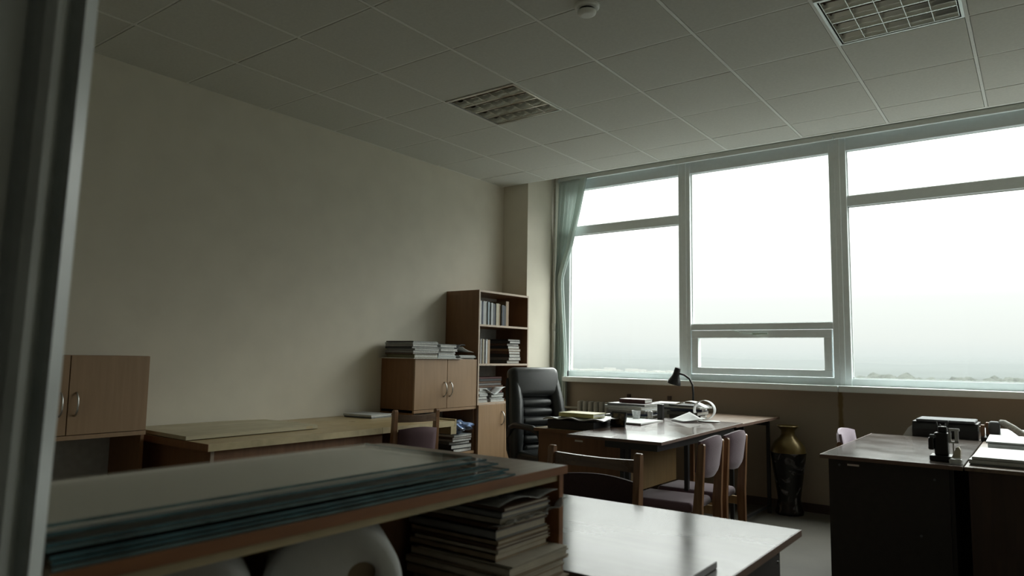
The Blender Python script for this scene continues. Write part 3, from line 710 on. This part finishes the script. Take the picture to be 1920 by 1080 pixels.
# ------------------------------------------------------------------ chairs
def chair(label, loc, rotz, w=.44, hp=.83, style='rail', cloth='maroon', grp=None, seatz=.43, padup=0):
    """faces local +y, origin on the floor between the back posts"""
    t = thing('chair', label, 'chair', loc, rotz, grp)
    for s in (-1, 1):
        x = s*(w/2-.016)
        bm = bmesh.new()
        prism(bm, [(-.035, 0), (.005, 0), (.022, .40), (-.012, hp-.008), (-.022, hp), (-.040, hp), (-.046, hp-.01), (-.030, .42)], x-.015, x+.015, 'X')
        bmesh.ops.bevel(bm, geom=list(bm.edges), offset=.003, segments=1, affect='EDGES')
        link('back_post', bm, 'chairwood', t, world=False)
        bm = bmesh.new(); prism(bm, [(.355, 0), (.39, 0), (.40, seatz-.02), (.36, seatz-.02)], x-.015, x+.015, 'X')
        link('front_leg', bm, 'chairwood', t, world=False)
        link('side_rail', B((x-.011, x+.011, .0, .36, seatz-.085, seatz-.035), bev=.003, seg=1), 'chairlight' if style == 'pad' else 'chairwood', t, world=False)
    link('front_rail', B((-w/2+.03, w/2-.03, .365, .385, seatz-.075, seatz-.03)), 'chairwood', t, world=False)
    link('rear_rail', B((-w/2+.03, w/2-.03, -.02, .0, .20, .235)), 'chairlight', t, world=False)
    # seat cushion
    bm = bmesh.new(); bx(bm, -w/2+.012+.02*(style != 'pad'), w/2-.012-.02*(style != 'pad'), .03, .43, seatz-.03, seatz+.025, bev=.022, seg=4)
    for v in bm.verts:
        u = v.co.x/(w/2)
        if v.co.z > seatz: v.co.z += .012*(1-u*u)-.008*((v.co.y-.2)/.2)**2
    link('seat', bm, cloth, t, smooth=True, world=False)
    if style == 'rail':
        bm = bmesh.new()
        def rail_(u, k):
            x = (u-.5)*(w-.05); d = .028*(1-(2*u-1)**2)
            return x, -.032-d
        n = 16; z0, z1 = hp-.082, hp-.028
        pr = []
        for i in range(n+1):
            x, y = rail_(i/n, 0); zz_ = -.010*(1-(2*i/n-1)**2)
            pr.append([bm.verts.new((x, y-.009, z0)), bm.verts.new((x, y+.009, z0)), bm.verts.new((x, y+.009, z1+zz_)), bm.verts.new((x, y-.009, z1+zz_))])
        for a, b_ in zip(pr, pr[1:]):
            for k in range(4): bm.faces.new((a[k], a[(k+1) % 4], b_[(k+1) % 4], b_[k]))
        bm.faces.new(pr[0]); bm.faces.new(list(reversed(pr[-1])))
        link('top_rail', bm, 'railwood', t, world=False)
        pz0, pz1 = hp-.34, hp-.115
    else:
        pz0, pz1 = hp-.20, hp+.012+padup
    # back pad: curved, thicker in the middle
    bm = bmesh.new(); n = 18; m_ = 10; wi = w-.066+(.05 if style == 'pad' else 0)
    def pad(u, v, side):
        x = (u-.5)*wi
        d = .030*(1-(2*u-1)**2)
        zt_ = pz1 + (.022*(1-(2*u-1)**2) if style == 'pad' else .014*math.cos((u-.5)*PI)-.012)
        zb_ = pz0 + (.045*abs(2*u-1)**3 if style == 'pad' else 0)
        z_ = zb_+(zt_-zb_)*v
        th = .022*max(0.12, min(1, 7*min(u, 1-u, v, 1-v)))**.5
        lean = -.018-.05*(z_-seatz)/(hp-seatz)
        return Vector((x, lean-d+side*th+(.05 if style == 'pad' else 0), z_))
    ga = [[bm.verts.new(pad(i/n, j/m_, -1)) for j in range(m_+1)] for i in range(n+1)]
    gb = [[bm.verts.new(pad(i/n, j/m_, 1)) for j in range(m_+1)] for i in range(n+1)]
    for i in range(n):
        for j in range(m_):
            bm.faces.new((ga[i][j], ga[i][j+1], ga[i+1][j+1], ga[i+1][j])); bm.faces.new((gb[i][j], gb[i+1][j], gb[i+1][j+1], gb[i][j+1]))
    for i in range(n):
        bm.faces.new((ga[i][0], ga[i+1][0], gb[i+1][0], gb[i][0])); bm.faces.new((ga[i][m_], gb[i][m_], gb[i+1][m_], ga[i+1][m_]))
    for j in range(m_):
        bm.faces.new((ga[0][j], gb[0][j], gb[0][j+1], ga[0][j+1])); bm.faces.new((ga[n][j], ga[n][j+1], gb[n][j+1], gb[n][j]))
    link('back_pad', bm, cloth, t, smooth=True, world=False)
    return t
# A: behind the front table, facing the camera side
chair('dark wooden chair with a curved top rail standing behind the front table', (2.845, -2.60, 0), PI, w=.46, hp=.835, style='rail', cloth='darkcloth')
chair('mauve chair at the long dark table, the nearer of the two side by side', (2.86, -1.315, 0), PI/2+.03, w=.345, hp=.765, style='pad', cloth='purple', seatz=.41, grp='mauve chairs at the long table')
chair('mauve chair at the long dark table, the farther one towards the window', (2.86, -.915, 0), PI/2-.02, w=.335, hp=.765, style='pad', cloth='purple', seatz=.41, grp='mauve chairs at the long table')
chair('maroon-backed wooden chair pushed to the long wall table beside the cabinet', (1.03, -1.83, 0), PI/2-.22, w=.36, hp=.87, style='rail', cloth='maroon')
chair('pale lilac padded chair half hidden behind the left side of the dark desk', (3.45, -.43, 0), -PI/2, w=.40, hp=.745, style='pad', cloth='pink', padup=.035)

# ------------------------------------------------------------------ desk by the armchair and long table
dk = thing('desk', 'reddish brown wooden desk in front of the leather armchair', 'desk', (1.93, -.6, 0))
part('desktop', B((1.59, 2.27, -1.225, .02, .722, .744), bev=.002, seg=1), 'yellowwood', dk)
part('edge_band', B((1.59, 2.27, -1.228, -1.225, .722, .744)), 'brownpanel', dk)
part('front_panel', B((1.61, 2.25, -1.195, -1.177, .30, .722)), 'brownpanel', dk)
part('side_panel', B((1.61, 1.628, -1.177, -1.10, 0, .722)), 'brownpanel', dk)
part('leg', B((1.61, 1.635, -.03, -.005, 0, .722)), 'brownpanel', dk)
part('side_panel', B((2.232, 2.25, -1.177, -.35, .36, .722)), 'oakpanel', dk)
part('leg', B((2.225, 2.25, -1.177, -1.150, 0, .36)), 'brownpanel', dk)
part('leg', B((2.225, 2.25, -.03, -.005, 0, .722)), 'brownpanel', dk)
part('label_plate', B((1.905, 1.965, -1.199, -1.1955, .672, .684)), 'chrome', dk)

lt = thing('long_table', 'long dark polished table with black legs laid against the wooden desk', 'table', (2.38, -.9, 0))
def lift(bm):
    for v in bm.verts:
        if v.co.z > .74: v.co.z += 0.0155*(v.co.y+1.555)      # the board lies a little high at its far end
    return bm
def zt(y): return .762 + 0.0155*(y+1.555)
part('tabletop', lift(B((2.065, 2.69, -1.555, -.20, .7445, .7615), bev=.0015, seg=1)), 'gloss', lt)
part('edge_band', lift(B((2.69, 2.692, -1.555, -.20, .7445, .7615), (2.065, 2.69, -1.557, -1.555, .7445, .7615))), 'topedge', lt)
for b_ in ((2.30, 2.64, -1.50, -1.475, .70, .7445), (2.30, 2.64, -.26, -.235, .70, .7445), (2.615, 2.64, -1.475, -.26, .70, .7445)): part('frame_bar', B(b_), 'metal', lt)
for x, y in ((2.45, -1.49), (2.627, -1.05), (2.627, -.25), (2.315, -1.30)):
    part('leg', B((x-.0125, x+.0125, y-.0125, y+.0125, 0, .7445)), 'metal', lt)
wt2 = thing('window_table', 'dark table set against the window wall beyond the long polished table', 'table', (2.2, .4, 0))
part('tabletop', B((1.45, 2.64, .03, .86, .744, .7625), (2.275, 2.64, -.19, .03, .744, .7625), bev=.0015, seg=1), 'walnut', wt2)
part('edge_band', B((2.64, 2.642, -.19, .86, .7435, .763)), 'topedge', wt2)
for x, y in ((2.60, .68), (2.60, .06), (1.50, .68), (1.50, .06)):
    part('leg', B((x-.0125, x+.0125, y-.0125, y+.0125, 0, .744)), 'metal', wt2)
for b_ in ((1.5, 2.61, .66, .68, .70, .744), (1.5, 2.61, .06, .08, .70, .744), (2.59, 2.61, .08, .66, .05, .07)): part('frame_bar', B(b_), 'metal', wt2)

# ------------------------------------------------------------------ leather armchair
ac = thing('office_armchair', 'high-backed black leather office armchair behind the wooden desk', 'armchair', (1.31, -.62, 0), rotz=0)
def rb_part(name, boxes, mat='leather', mtx=None, bev=.03, seg=5):
    bm = bmesh.new()
    for b_ in boxes: bx(bm, *b_[:6], bev=(b_[6] if len(b_) > 6 else bev), seg=seg)
    if mtx is not None: bmesh.ops.transform(bm, matrix=mtx, verts=bm.verts)
    return link(name, bm, mat, ac, smooth=True, world=False)
# local: faces -y ; backrest tilted backwards
T = Matrix.Translation((0, .14, .46)) @ Matrix.Rotation(math.radians(-9), 4, 'X')
# back shell shape: outline wider at the bottom
def backshape(front, th, wb, wt_, z0, z1, name, mat='leather'):
    bm = bmesh.new(); bx(bm, -.5, .5, -.5, .5, 0, 1)
    bmesh.ops.subdivide_edges(bm, edges=list(bm.edges), cuts=7, use_grid_fill=True)
    for v in bm.verts:
        u, d, h = v.co.x*2, v.co.y*2, v.co.z
        w = wb+(wt_-wb)*h
        if h > .82: w *= 1-.30*((h-.82)/.18)**2
        if h < .1: w *= 1-.1*((.1-h)/.1)
        tt = th*(1-.35*abs(u)**3)*(1-.4*abs(2*h-1)**6)
        rr = (1-.18*(abs(u)**4)*(abs(d)))
        zz_ = z0+(z1-z0)*h - (.03*abs(u)**3 if h > .9 else 0)
        v.co = Vector((u*w/2*rr, front+d*tt/2 - .045*abs(u)**2.2, zz_))
    bmesh.ops.transform(bm, matrix=T, verts=bm.verts)
    return link(name, bm, mat, ac, smooth=True, world=False)
backshape(.05, .11, .60, .50, -.04, .69, 'back_shell')
# side bolsters
for s in (-1, 1):
    bm = bmesh.new()
    tube(bm, [T @ Vector((s*x, y, z)) for x, y, z in ((.225, -.015, -.02), (.222, -.03, .12), (.210, -.035, .28), (.198, -.035, .42), (.19, -.02, .60))], [.05, .062, .062, .060, .045], 16)
    link('side_bolster', bm, 'leather', ac, smooth=True, world=False)
rb_part('headrest', [(-.235, .235, -.075, .05, .445, .69, .055)], mtx=T, bev=.05, seg=6)
for k in range(6):
    rb_part('back_cushion', [(-.155, .155, -.055, .02, .012+k*.072, .012+k*.072+.068, .03)], mtx=T)
rb_part('seat_cushion', [(-.25, .25, -.36, .12, .40, .51, .045)])
for s in (-1, 1):
    bm = bmesh.new()
    tube(bm, [(s*.27, .16, .60), (s*.295, .10, .685), (s*.30, .02, .71), (s*.30, -.20, .705), (s*.295, -.28, .68), (s*.285, -.30, .62), (s*.27, -.26, .50), (s*.24, -.22, .41)], [.014, .02, .024, .024, .022, .018, .018, .018], 10)
    link('armrest', bm, 'plasticblack', ac, smooth=True, world=False)
bm = bmesh.new(); tube(bm, [(0, -.12, .08), (0, -.12, .40)], .028, 12); link('gas_column', bm, 'plasticblack', ac, smooth=True, world=False)
bm = bmesh.new()
for k in range(5):
    a = 2*PI*k/5+.3; tube(bm, [(0, -.12, .11), (.30*math.cos(a), -.12+.30*math.sin(a), .075)], [.028, .016], 8)
link('star_base', bm, 'plasticblack', ac, smooth=True, world=False)
for k in range(5):
    a = 2*PI*k/5+.3; bm = bmesh.new(); cx_, cy2 = .30*math.cos(a), -.12+.30*math.sin(a)
    tube(bm, [(cx_-.02, cy2, .03), (cx_+.02, cy2, .03)], .03, 14); link('caster', bm, 'plasticblack', ac, world=False)
ac.rotation_euler = (0, 0, math.radians(70))

# ------------------------------------------------------------------ things on the desk and long table
bb = tag(link('black_box', B((1.665, 2.03, -1.17, -.90, .7445, .803), bev=.002, seg=1), 'plasticblack'), 'flat black box at the near end of the wooden desk', 'box')
bm = bmesh.new(); sheet(bm, lambda u, v: Vector((1.64+.47*u, -1.19+.32*v, .8065+.007*math.sin(u*17+v*3)*math.sin(v*9+1)+.010-.014*(abs(2*u-1)**6)+ .02*max(0, u-.82)/.18)), 40, 26)
tag(link('plastic_wrapping', bm, pal('milky_film', (.55, .57, .56), .25), solid=.006), 'crinkled milky plastic wrapping spread over the black box', 'wrapping')
yb = thing('book', 'thick yellow-covered book lying on the plastic wrapping', 'book', (1.86, -1.03, .825), rotz=.03)
link('pages', B((-.13, .13, -.085, .085, .002, .022)), 'pages', yb, world=False)
link('book_cover', B((-.135, .135, -.09, -.088, 0, .026), (-.135, .135, -.09, .09, .024, .0265), (-.135, .135, -.09, .09, -.001, .001)), cover('yellow'), yb, world=False)
pf = thing('picture_frame', 'small dark photo frame standing at the edge of the long table', 'picture frame', (2.105, -.985, zt(-.985)-.0005), rotz=-.25)
Tf = Matrix.Rotation(math.radians(-12), 4, 'X')
bm = bmesh.new()
for b_ in ((-.065, .065, 0, .012, 0, .012), (-.065, .065, 0, .012, .088, .10), (-.065, -.053, 0, .012, 0, .10), (.053, .065, 0, .012, 0, .10)): bx(bm, *b_)
bmesh.ops.transform(bm, matrix=Tf, verts=bm.verts); link('frame', bm, 'plasticblack', pf, world=False)
bm = bmesh.new(); bx(bm, -.055, .055, .003, .007, .010, .09); bmesh.ops.transform(bm, matrix=Tf, verts=bm.verts)
link('photo', bm, plain('dim_sepia_photo', (.14, .10, .055), .25, var=.9, scale=25), pf, world=False)
bm = bmesh.new(); bx(bm, -.02, .02, .03, .034, 0, .07); link('stand', bm, 'plasticblack', pf, world=False)
# white paper block
flat_pile(1.79, -.63, .7445, [('grey', .014), ('tan', .006), ('white', .008)], 'the white papers behind the photo frame', 'papers behind the photo frame', w=.46, d=.34, rot=-.04, rj=.05, kind='folder')
pp = tag(link('paper_stack', B((1.72, 2.20, -.82, -.46, .7765, .786)), 'paper'), 'flat stack of white paper on the desk behind the photo frame', 'paper')
# pile with the brown book
flat_pile(1.80, -.13, .7445, [('dark grey', .018), ('pale blue', .022), ('dark blue', .014), ('grey', .022), ('white', .010), ('pale grey', .024), ('grey', .016)], 'the pile under the brown book on the desk', 'folders under the brown book', w=.36, d=.27, jit=.02, rj=.14)
tag(link('book', flat_mesh(.22, .15, .030), [cover('maroon'), 'pages'], loc=(1.80, -.10, .877), rot=.05), 'reddish brown hardback on top of the tall desk pile', 'book')
flat_pile(1.98, .17, .763, [('white', .02), ('pale grey', .022), ('white', .02), ('dark grey', .016), ('white', .02), ('white', .012)], 'the white paper pile right of the brown book', 'papers right of the brown book', w=.22, d=.25, jit=.02, rj=.25, kind='booklet')
flat_pile(2.16, .12, .763, [('black', .03), ('dark grey', .028), ('dark blue', .022), ('pale grey', .014), ('black', .010)], 'the dark pile behind the desk lamp foot', 'folders behind the black pen box', w=.26, d=.24, jit=.02, rj=.2)
# small plastic cup
cup = bmesh.new(); lathe(cup, [(.026, .787), (.034, .842), (.036, .845), (.033, .842), (.025, .789)], 20, c=(1.99, -.47))
tag(link('plastic_cup', cup, 'film', smooth=True), 'small clear plastic cup standing on the white paper stack', 'cup')
# tall black pen box
tag(link('pen_box', B((2.105, 2.145, -.36, -.32, zt(-.34)-.0003, .892), bev=.003, seg=1), 'plasticblack'), 'narrow tall black box standing on the long table before the piles', 'box')
gj = bmesh.new(); lathe(gj, [(.018, zt(-.33)), (.02, .80), (.02, .83), (.010, .838)], 18, c=(2.035, -.33)); tag(link('glass_jar', gj, 'film', smooth=True), 'little clear jar beside the tall black box', 'jar')
# big loop of translucent sheet
pr_ = thing('paper_strip_roll', 'loosely coiled white translucent sheet on the long table', 'paper roll', (2.38, -.27, zt(-.27)))
ZR = zt(-.27)+.0015
def coil(u, v):
    a = -2.0+u*5.5; r = .070+.014*u
    return Vector((2.425+r*math.cos(a), -.27+.02*u+.05*v, ZR+.076+r*.88*math.sin(a)))
bm = bmesh.new(); sheet(bm, coil, 48, 4); part('coil', bm, 'paper', pr_, solid=.0025)
bm = bmesh.new(); sheet(bm, lambda u, v: Vector((2.22+.13*u+.09*v, -.38+.14*v-.07*u, ZR+.055*v*(1-.8*u)+.002)), 8, 8); part('white_flap', bm, 'paper', pr_, solid=.002)
bm = bmesh.new(); prism(bm, [(2.47+.080*math.cos(2*PI*k/28), -.27+.060*math.sin(2*PI*k/28)) for k in range(28)], ZR, ZR+.004, 'Z'); part('curled_end', bm, 'paper', pr_)
bm = bmesh.new(); sheet(bm, lambda u, v: Vector((2.13+.27*u, -.12+.10*v-.06*u, .88+.035*math.sin(u*PI)-.01*u)), 16, 4); part('upper_band', bm, 'paper', pr_, solid=.002)
# desk lamp
dl = thing('desk_lamp', 'black gooseneck desk lamp in front of the window', 'desk lamp', (2.215, .30, .763))
bm = bmesh.new(); lathe(bm, [(.07, .763), (.07, .775), (.05, .788), (.012, .79)], 28, c=(2.115, .30)); part('lamp_base', bm, 'plasticblack', dl, smooth=True)
bm = bmesh.new(); pts = [(2.115, .30, .785), (2.117, .30, .95), (2.112, .30, 1.02), (2.085, .30, 1.07), (2.04, .30, 1.10), (2.00, .30, 1.108), (1.975, .30, 1.115)]
tube(bm, pts, .0085, 10); part('gooseneck', bm, 'plasticblack', dl, smooth=True)
bm = bmesh.new()
prof = [(.022, .075), (.026, .07), (.027, .03), (.030, .01), (.045, -.02), (.056, -.05), (.058, -.065), (.052, -.062), (.030, -.01)]
lathe(bm, prof, 24); bmesh.ops.transform(bm, matrix=Matrix.Translation((1.965, .30, 1.085)) @ Matrix.Rotation(math.radians(16), 4, 'Y'), verts=bm.verts)
part('lamp_shade', bm, 'plasticblack', dl, smooth=True)

# ------------------------------------------------------------------ vase
vs = thing('floor_vase', 'tall black floor vase with painted pattern and a golden neck by the window wall', 'vase', (2.735, .76, 0))
bm = bmesh.new(); lathe(bm, [(.105, 0), (.11, .02), (.095, .06), (.088, .12), (.105, .25), (.128, .40), (.138, .49)], 40, c=(2.735, .76)); part('vase_body', bm, 'vase', vs, smooth=True)
bm = bmesh.new(); lathe(bm, [(.138, .49), (.132, .53), (.105, .575), (.065, .61), (.052, .635), (.055, .665), (.078, .69), (.088, .70), (.084, .704), (.05, .67)], 40, c=(2.735, .76)); part('vase_neck', bm, 'gold', vs, smooth=True)

# ------------------------------------------------------------------ right desks
rd = thing('desk', 'almost black desk on the right with a shiny top', 'desk', (3.8, -.6, 0))
MT['gloss3'] = wood('polished_grey_brown_top', (0.09, 0.075, 0.065), (0.13, 0.11, 0.10), 'X', 0.17, 4, 12, spec=0.12)
part('desktop', B((3.48, 4.105, -1.34, .06, .732, .75), bev=.002, seg=1), 'gloss3', rd)
part('edge_band', B((3.48, 4.105, -1.343, -1.34, .731, .7505), (3.477, 3.48, -1.343, .06, .731, .7505)), 'topedge', rd)
part('front_panel', B((3.51, 4.045, -1.30, -1.282, 0, .732)), 'darkpanel', rd)
part('side_panel', B((3.51, 3.528, -1.282, -.80, 0, .732)), 'darkpanel', rd)
part('side_panel', B((4.045, 4.063, -1.282, .03, 0, .732)), 'darkpanel', rd)
part('label_plate', B((3.60, 3.655, -1.3035, -1.30, .70, .709)), 'chrome', rd)
for x, z_ in ((3.562, .70), (3.985, .672), (3.92, .40)):
    bm = bmesh.new(); tube(bm, [(x, -1.304, z_), (x, -1.30, z_)], .006, 10); part('screw', bm, 'plasticgrey', rd)
rd2 = thing('desk', 'dark reddish desk at the right edge covered in white papers', 'desk', (4.7, -.6, 0))
part('desktop', B((4.11, 5.30, -1.34, .06, .732, .75), bev=.002, seg=1), 'walnut', rd2)
part('front_panel', B((4.125, 5.25, -1.31, -1.292, 0, .732)), wood('dark_red_panel', (.035, .017, .010), (.055, .027, .016), 'Z', .5, 3, 12), rd2)
part('side_panel', B((5.232, 5.25, -1.29, .03, 0, .732)), 'brownpanel', rd2); part('side_panel', B((4.125, 4.143, -1.29, .03, 0, .732)), 'brownpanel', rd2)
wt3 = thing('equipment_table', 'low dark table behind the right desks carrying the printer', 'table', (4.3, .4, 0))
part('tabletop', B((3.66, 5.2, .065, .75, .72, .742)), 'walnut', wt3)
for x, y in ((3.70, .10), (5.16, .10), (3.70, .72), (5.16, .72)): part('leg', B((x-.015, x+.015, y-.015, y+.015, 0, .72)), 'metal', wt3)

# printer
pn = thing('printer', 'flat black printer with a grey lid on the table behind the dark desk', 'printer', (3.9, .25, .742))
bm = bmesh.new(); prism(bm, [(.10, .743), (.10, .80), (.13, .845), (.40, .845), (.40, .743)], 3.715, 4.08, 'X'); part('printer_body', bm, 'plasticblack', pn)
part('printer_lid', B((3.735, 4.065, .115, .40, .8455, .862), bev=.008, seg=3), 'plasticgrey', pn)
bm = bmesh.new(); prism(bm, [(3.655, .743), (3.715, .743), (3.715, .82), (3.69, .80)], .12, .30, 'Y'); part('paper_tray', bm, 'paper', pn)
wb = thing('wooden_stand', 'small upright brown wooden holder between the printer and the telephone', 'holder', (4.12, .12, .742))
part('stand_slats', B((4.095, 4.115, .10, .16, .7425, .845), (4.12, 4.145, .13, .19, .7425, .86), bev=.002, seg=1), 'chairwood', wb)
part('light_block', B((4.088, 4.094, .10, .15, .80, .835)), 'edge', wb)
# telephone
DXP = -.055
ph = thing('telephone', 'dark desk telephone with a pale handset at the right edge', 'telephone', (4.28+DXP, .12, .742))
bm = bmesh.new(); prism(bm, [(.08, .7425), (.08, .770), (.24, .82), (.24, .7425)], 4.15+DXP, 4.42+DXP, 'X'); part('phone_base', bm, 'plasticblack', ph)
bm = bmesh.new(); tube(bm, [(4.25+DXP, .15, .866), (4.27+DXP, .14, .862), (4.32+DXP, .115, .835), (4.37+DXP, .09, .797), (4.385+DXP, .085, .785)], [.016, .021, .020, .021, .016], 14); part('handset', bm, 'pages', ph, smooth=True)
bm = bmesh.new(); bx(bm, 4.19+DXP, 4.25+DXP, .11, .20, .79, .868, bev=.015, seg=3); part('cradle', bm, 'plasticgrey', ph, smooth=True)
# organiser
og = thing('desk_organizer', 'black tiered desk organizer on the right desk beside the papers', 'desk organizer', (4.02, -1.13, .7505))
part('organizer_base', B((3.955, 4.06, -1.20, -1.08, .7505, .775), bev=.004), 'plasticblack', og)
part('organizer_towers', B((3.975, 4.035, -1.17, -1.11, .775, .885), (3.95, 3.975, -1.18, -1.12, .80, .86), (3.99, 4.03, -1.15, -1.11, .885, .915), bev=.006), 'plasticblack', og)
bm = bmesh.new()
for k, (dx, dy) in enumerate(((0, 0), (.012, .01), (-.010, .012), (.02, -.005))): tube(bm, [(4.00+dx, -1.13+dy, .88), (4.00+dx*1.8, -1.13+dy*1.6, .925+.006*k)], .003, 6)
part('pens', bm, 'plasticblack', og)
part('organizer_cap', B((3.955, 3.985, -1.175, -1.145, .86, .875), bev=.004), 'plasticgrey', og)
sc = thing('scissors', 'white handled scissors stuck in the black organizer', 'scissors', (4.06, -1.12, .85))
bm = bmesh.new(); bx(bm, 4.035, 4.082, -1.135, -1.125, .895, .908, bev=.003); bx(bm, 4.06, 4.076, -1.135, -1.127, .84, .896); bx(bm, 4.035, 4.045, -1.135, -1.127, .845, .896); bx(bm, 4.035, 4.076, -1.135, -1.127, .835, .845)
part('scissor_handle', bm, pal('white_plastic', (.50, .50, .50), .35), sc)
bm = bmesh.new(); bx(bm, 4.05, 4.056, -1.133, -1.13, .775, .84); part('scissor_blade', bm, 'chrome', sc)
wd = bmesh.new(); prism(wd, [(4.04, .7505), (4.085, .7505), (4.088, .81), (4.08, .825), (4.07, .822)], -1.20, -1.16, 'Y')
tag(link('glue_bottle', wd, cover('cream')), 'small cream glue bottle leaning against the organizer', 'bottle')
tag(link('tape_block', B((4.045, 4.10, -1.28, -1.22, .7505, .775), bev=.008, seg=3), 'film'), 'small clear block in front of the organizer at the desk joint', 'block')
# white papers on the right desk
flat_pile(4.33, -.98, .7505, [('grey', .006, 1, 1), ('white', .018, .97, 1.0), ('white', .012, .92, .95)], 'the near white paper pile on the right desk', 'papers on the right desk', w=.40, d=.52, rot=0, jit=.008, rj=.03, kind='paper stack', name='paper_stack')
flat_pile(4.40, -.45, .7505, [('white', .025, 1, 1), ('grey', .006, 1, 1), ('white', .022, .98, 1), ('white', .010, .97, 1)], 'the far white paper pile on the right desk', 'papers on the right desk', w=.48, d=.46, jit=.01, rj=.04, kind='paper stack', name='paper_stack')

# ------------------------------------------------------------------ the view outside
GZ = -48
tag(link('countryside', B((-9000, 9000, 60, 16000, GZ-2, GZ)), 'land'), 'pale hazy flat countryside reaching to the horizon', 'landscape', kind='structure').name = 'ground_outside'
bm = bmesh.new()
pts = []
for k in range(30):
    x = -1500+k*180; y = 1950-.32*(x+300)+60*math.sin(x*.002); pts.append((x, y))
lo = [(x, y-150-40*math.sin(x*.004)) for x, y in pts]; hi = [(x, y+150) for x, y in pts]
pts2 = [(a, b_) for a, b_ in lo if a > -200] + [(a, b_) for a, b_ in reversed(hi) if a > -200]
prism(bm, pts2, GZ, GZ+.6, 'Z')
tag(link('river', bm, 'water'), 'pale river shining across the plain beyond the right window', 'river')
rb = random.Random(21)
# far wooded ridge
bm = bmesh.new(); n = 120; prev = None
for k in range(n+1):
    x = -8500+17000*k/n; h_ = 55+16*math.sin(k*.21)+9*math.sin(k*.57+1)+4*math.sin(k*1.3)
    v = [bm.verts.new((x, 7600, GZ-1)), bm.verts.new((x, 8200, GZ+h_*.75)), bm.verts.new((x, 8900, GZ+h_)), bm.verts.new((x, 9800, GZ-1))]
    if prev:
        for a in range(3): bm.faces.new((prev[a], v[a], v[a+1], prev[a+1]))
    prev = v
tag(link('wooded_ridge', bm, 'forest'), 'low blue-grey wooded ridge along the horizon', 'hills')
# tree clumps: one clump mesh copied
def clump(seed):
    rr = random.Random(seed); bm = bmesh.new()
    for k in range(20):
        s = rr.uniform(2.5, 5.5); g = bmesh.ops.create_icosphere(bm, subdivisions=2, radius=1)
        cx_, cy2 = rr.uniform(-16, 16), rr.uniform(-8, 8); hz = rr.uniform(4, 11)
        for v in g['verts']:
            v.co = Vector((cx_+v.co.x*s*rr.uniform(.85, 1.15), cy2+v.co.y*s, hz+v.co.z*s*rr.uniform(.85, 1.15)))
    bm2 = bm
    tube(bm2, [(0, 0, 0), (0, 0, 8)], .6, 6)
    return bm2
protos = []
for s in range(3):
    o = link('tree_clump', clump(s), 'tree', loc=(0, 1200, GZ)); protos.append(o)
    tag(o, 'grey green clump of trees on the near bank below the right window', 'trees', 'tree clumps on the near river bank')
first = [True]*3
for k in range(120):
    s = k % 3
    ang = math.radians(rb.uniform(-13, 9) if k % 6 else rb.uniform(-38, -13)); d = rb.uniform(1020, 1260) if k % 6 else rb.uniform(1150, 1300)
    o = protos[s] if first[s] else protos[s].copy()
    if not first[s]: C.objects.link(o)
    first[s] = False
    o.location = (4.4+d*math.sin(ang), d*math.cos(ang), GZ); o.rotation_euler = (0, 0, rb.uniform(0, 6.28)); sc_ = rb.uniform(1.2, 2.0); o.scale = (sc_, sc_, sc_*rb.uniform(.8, 1.2))
# town blocks seen low in the left windows
bp0 = link('apartment_block', B((-18, 18, -7, 7, 0, 16), (-17, 17, -6, 6, 16, 17)), 'house', loc=(0, 0, 0))
tag(bp0, 'tiny pale block of the distant town below the left window', 'building', 'blocks of the distant town')
for k in range(260):
    o = bp0 if k == 0 else bp0.copy()
    if k: C.objects.link(o)
    ang = math.radians(rb.uniform(-38, -20)); d = rb.uniform(1350, 2600)
    o.location = (4.4+d*math.sin(ang), d*math.cos(ang), GZ); o.rotation_euler = (0, 0, rb.choice((0, 0, PI/2, .5))); q = rb.uniform(.45, 1.2); o.scale = (q*rb.uniform(.6, 1.6), q, q*rb.uniform(.5, 1.0))

# haze outdoors: a real thin volume over the plain
hz = link('haze', B((-9500, 9500, 70, 16500, GZ+.7, 22)), 'land')
m = bpy.data.materials.new('outdoor_haze'); m.use_nodes = True; t = m.node_tree; t.nodes.clear()
o_ = t.nodes.new('ShaderNodeOutputMaterial'); vsn = t.nodes.new('ShaderNodeVolumeScatter'); vsn.inputs['Density'].default_value = .21/3600; vsn.inputs['Color'].default_value = (.93, 1.0, 1.0, 1)
vab = t.nodes.new('ShaderNodeVolumeAbsorption'); vab.inputs['Density'].default_value = .79/3600; vab.inputs['Color'].default_value = (0, 0, 0, 1)
vad = t.nodes.new('ShaderNodeAddShader'); t.links.new(vsn.outputs[0], vad.inputs[0]); t.links.new(vab.outputs[0], vad.inputs[1])
t.links.new(vad.outputs[0], o_.inputs['Volume'])
hz.data.materials.clear(); hz.data.materials.append(m)
tag(hz, 'pale haze hanging over the plain outside', 'haze', kind='stuff')
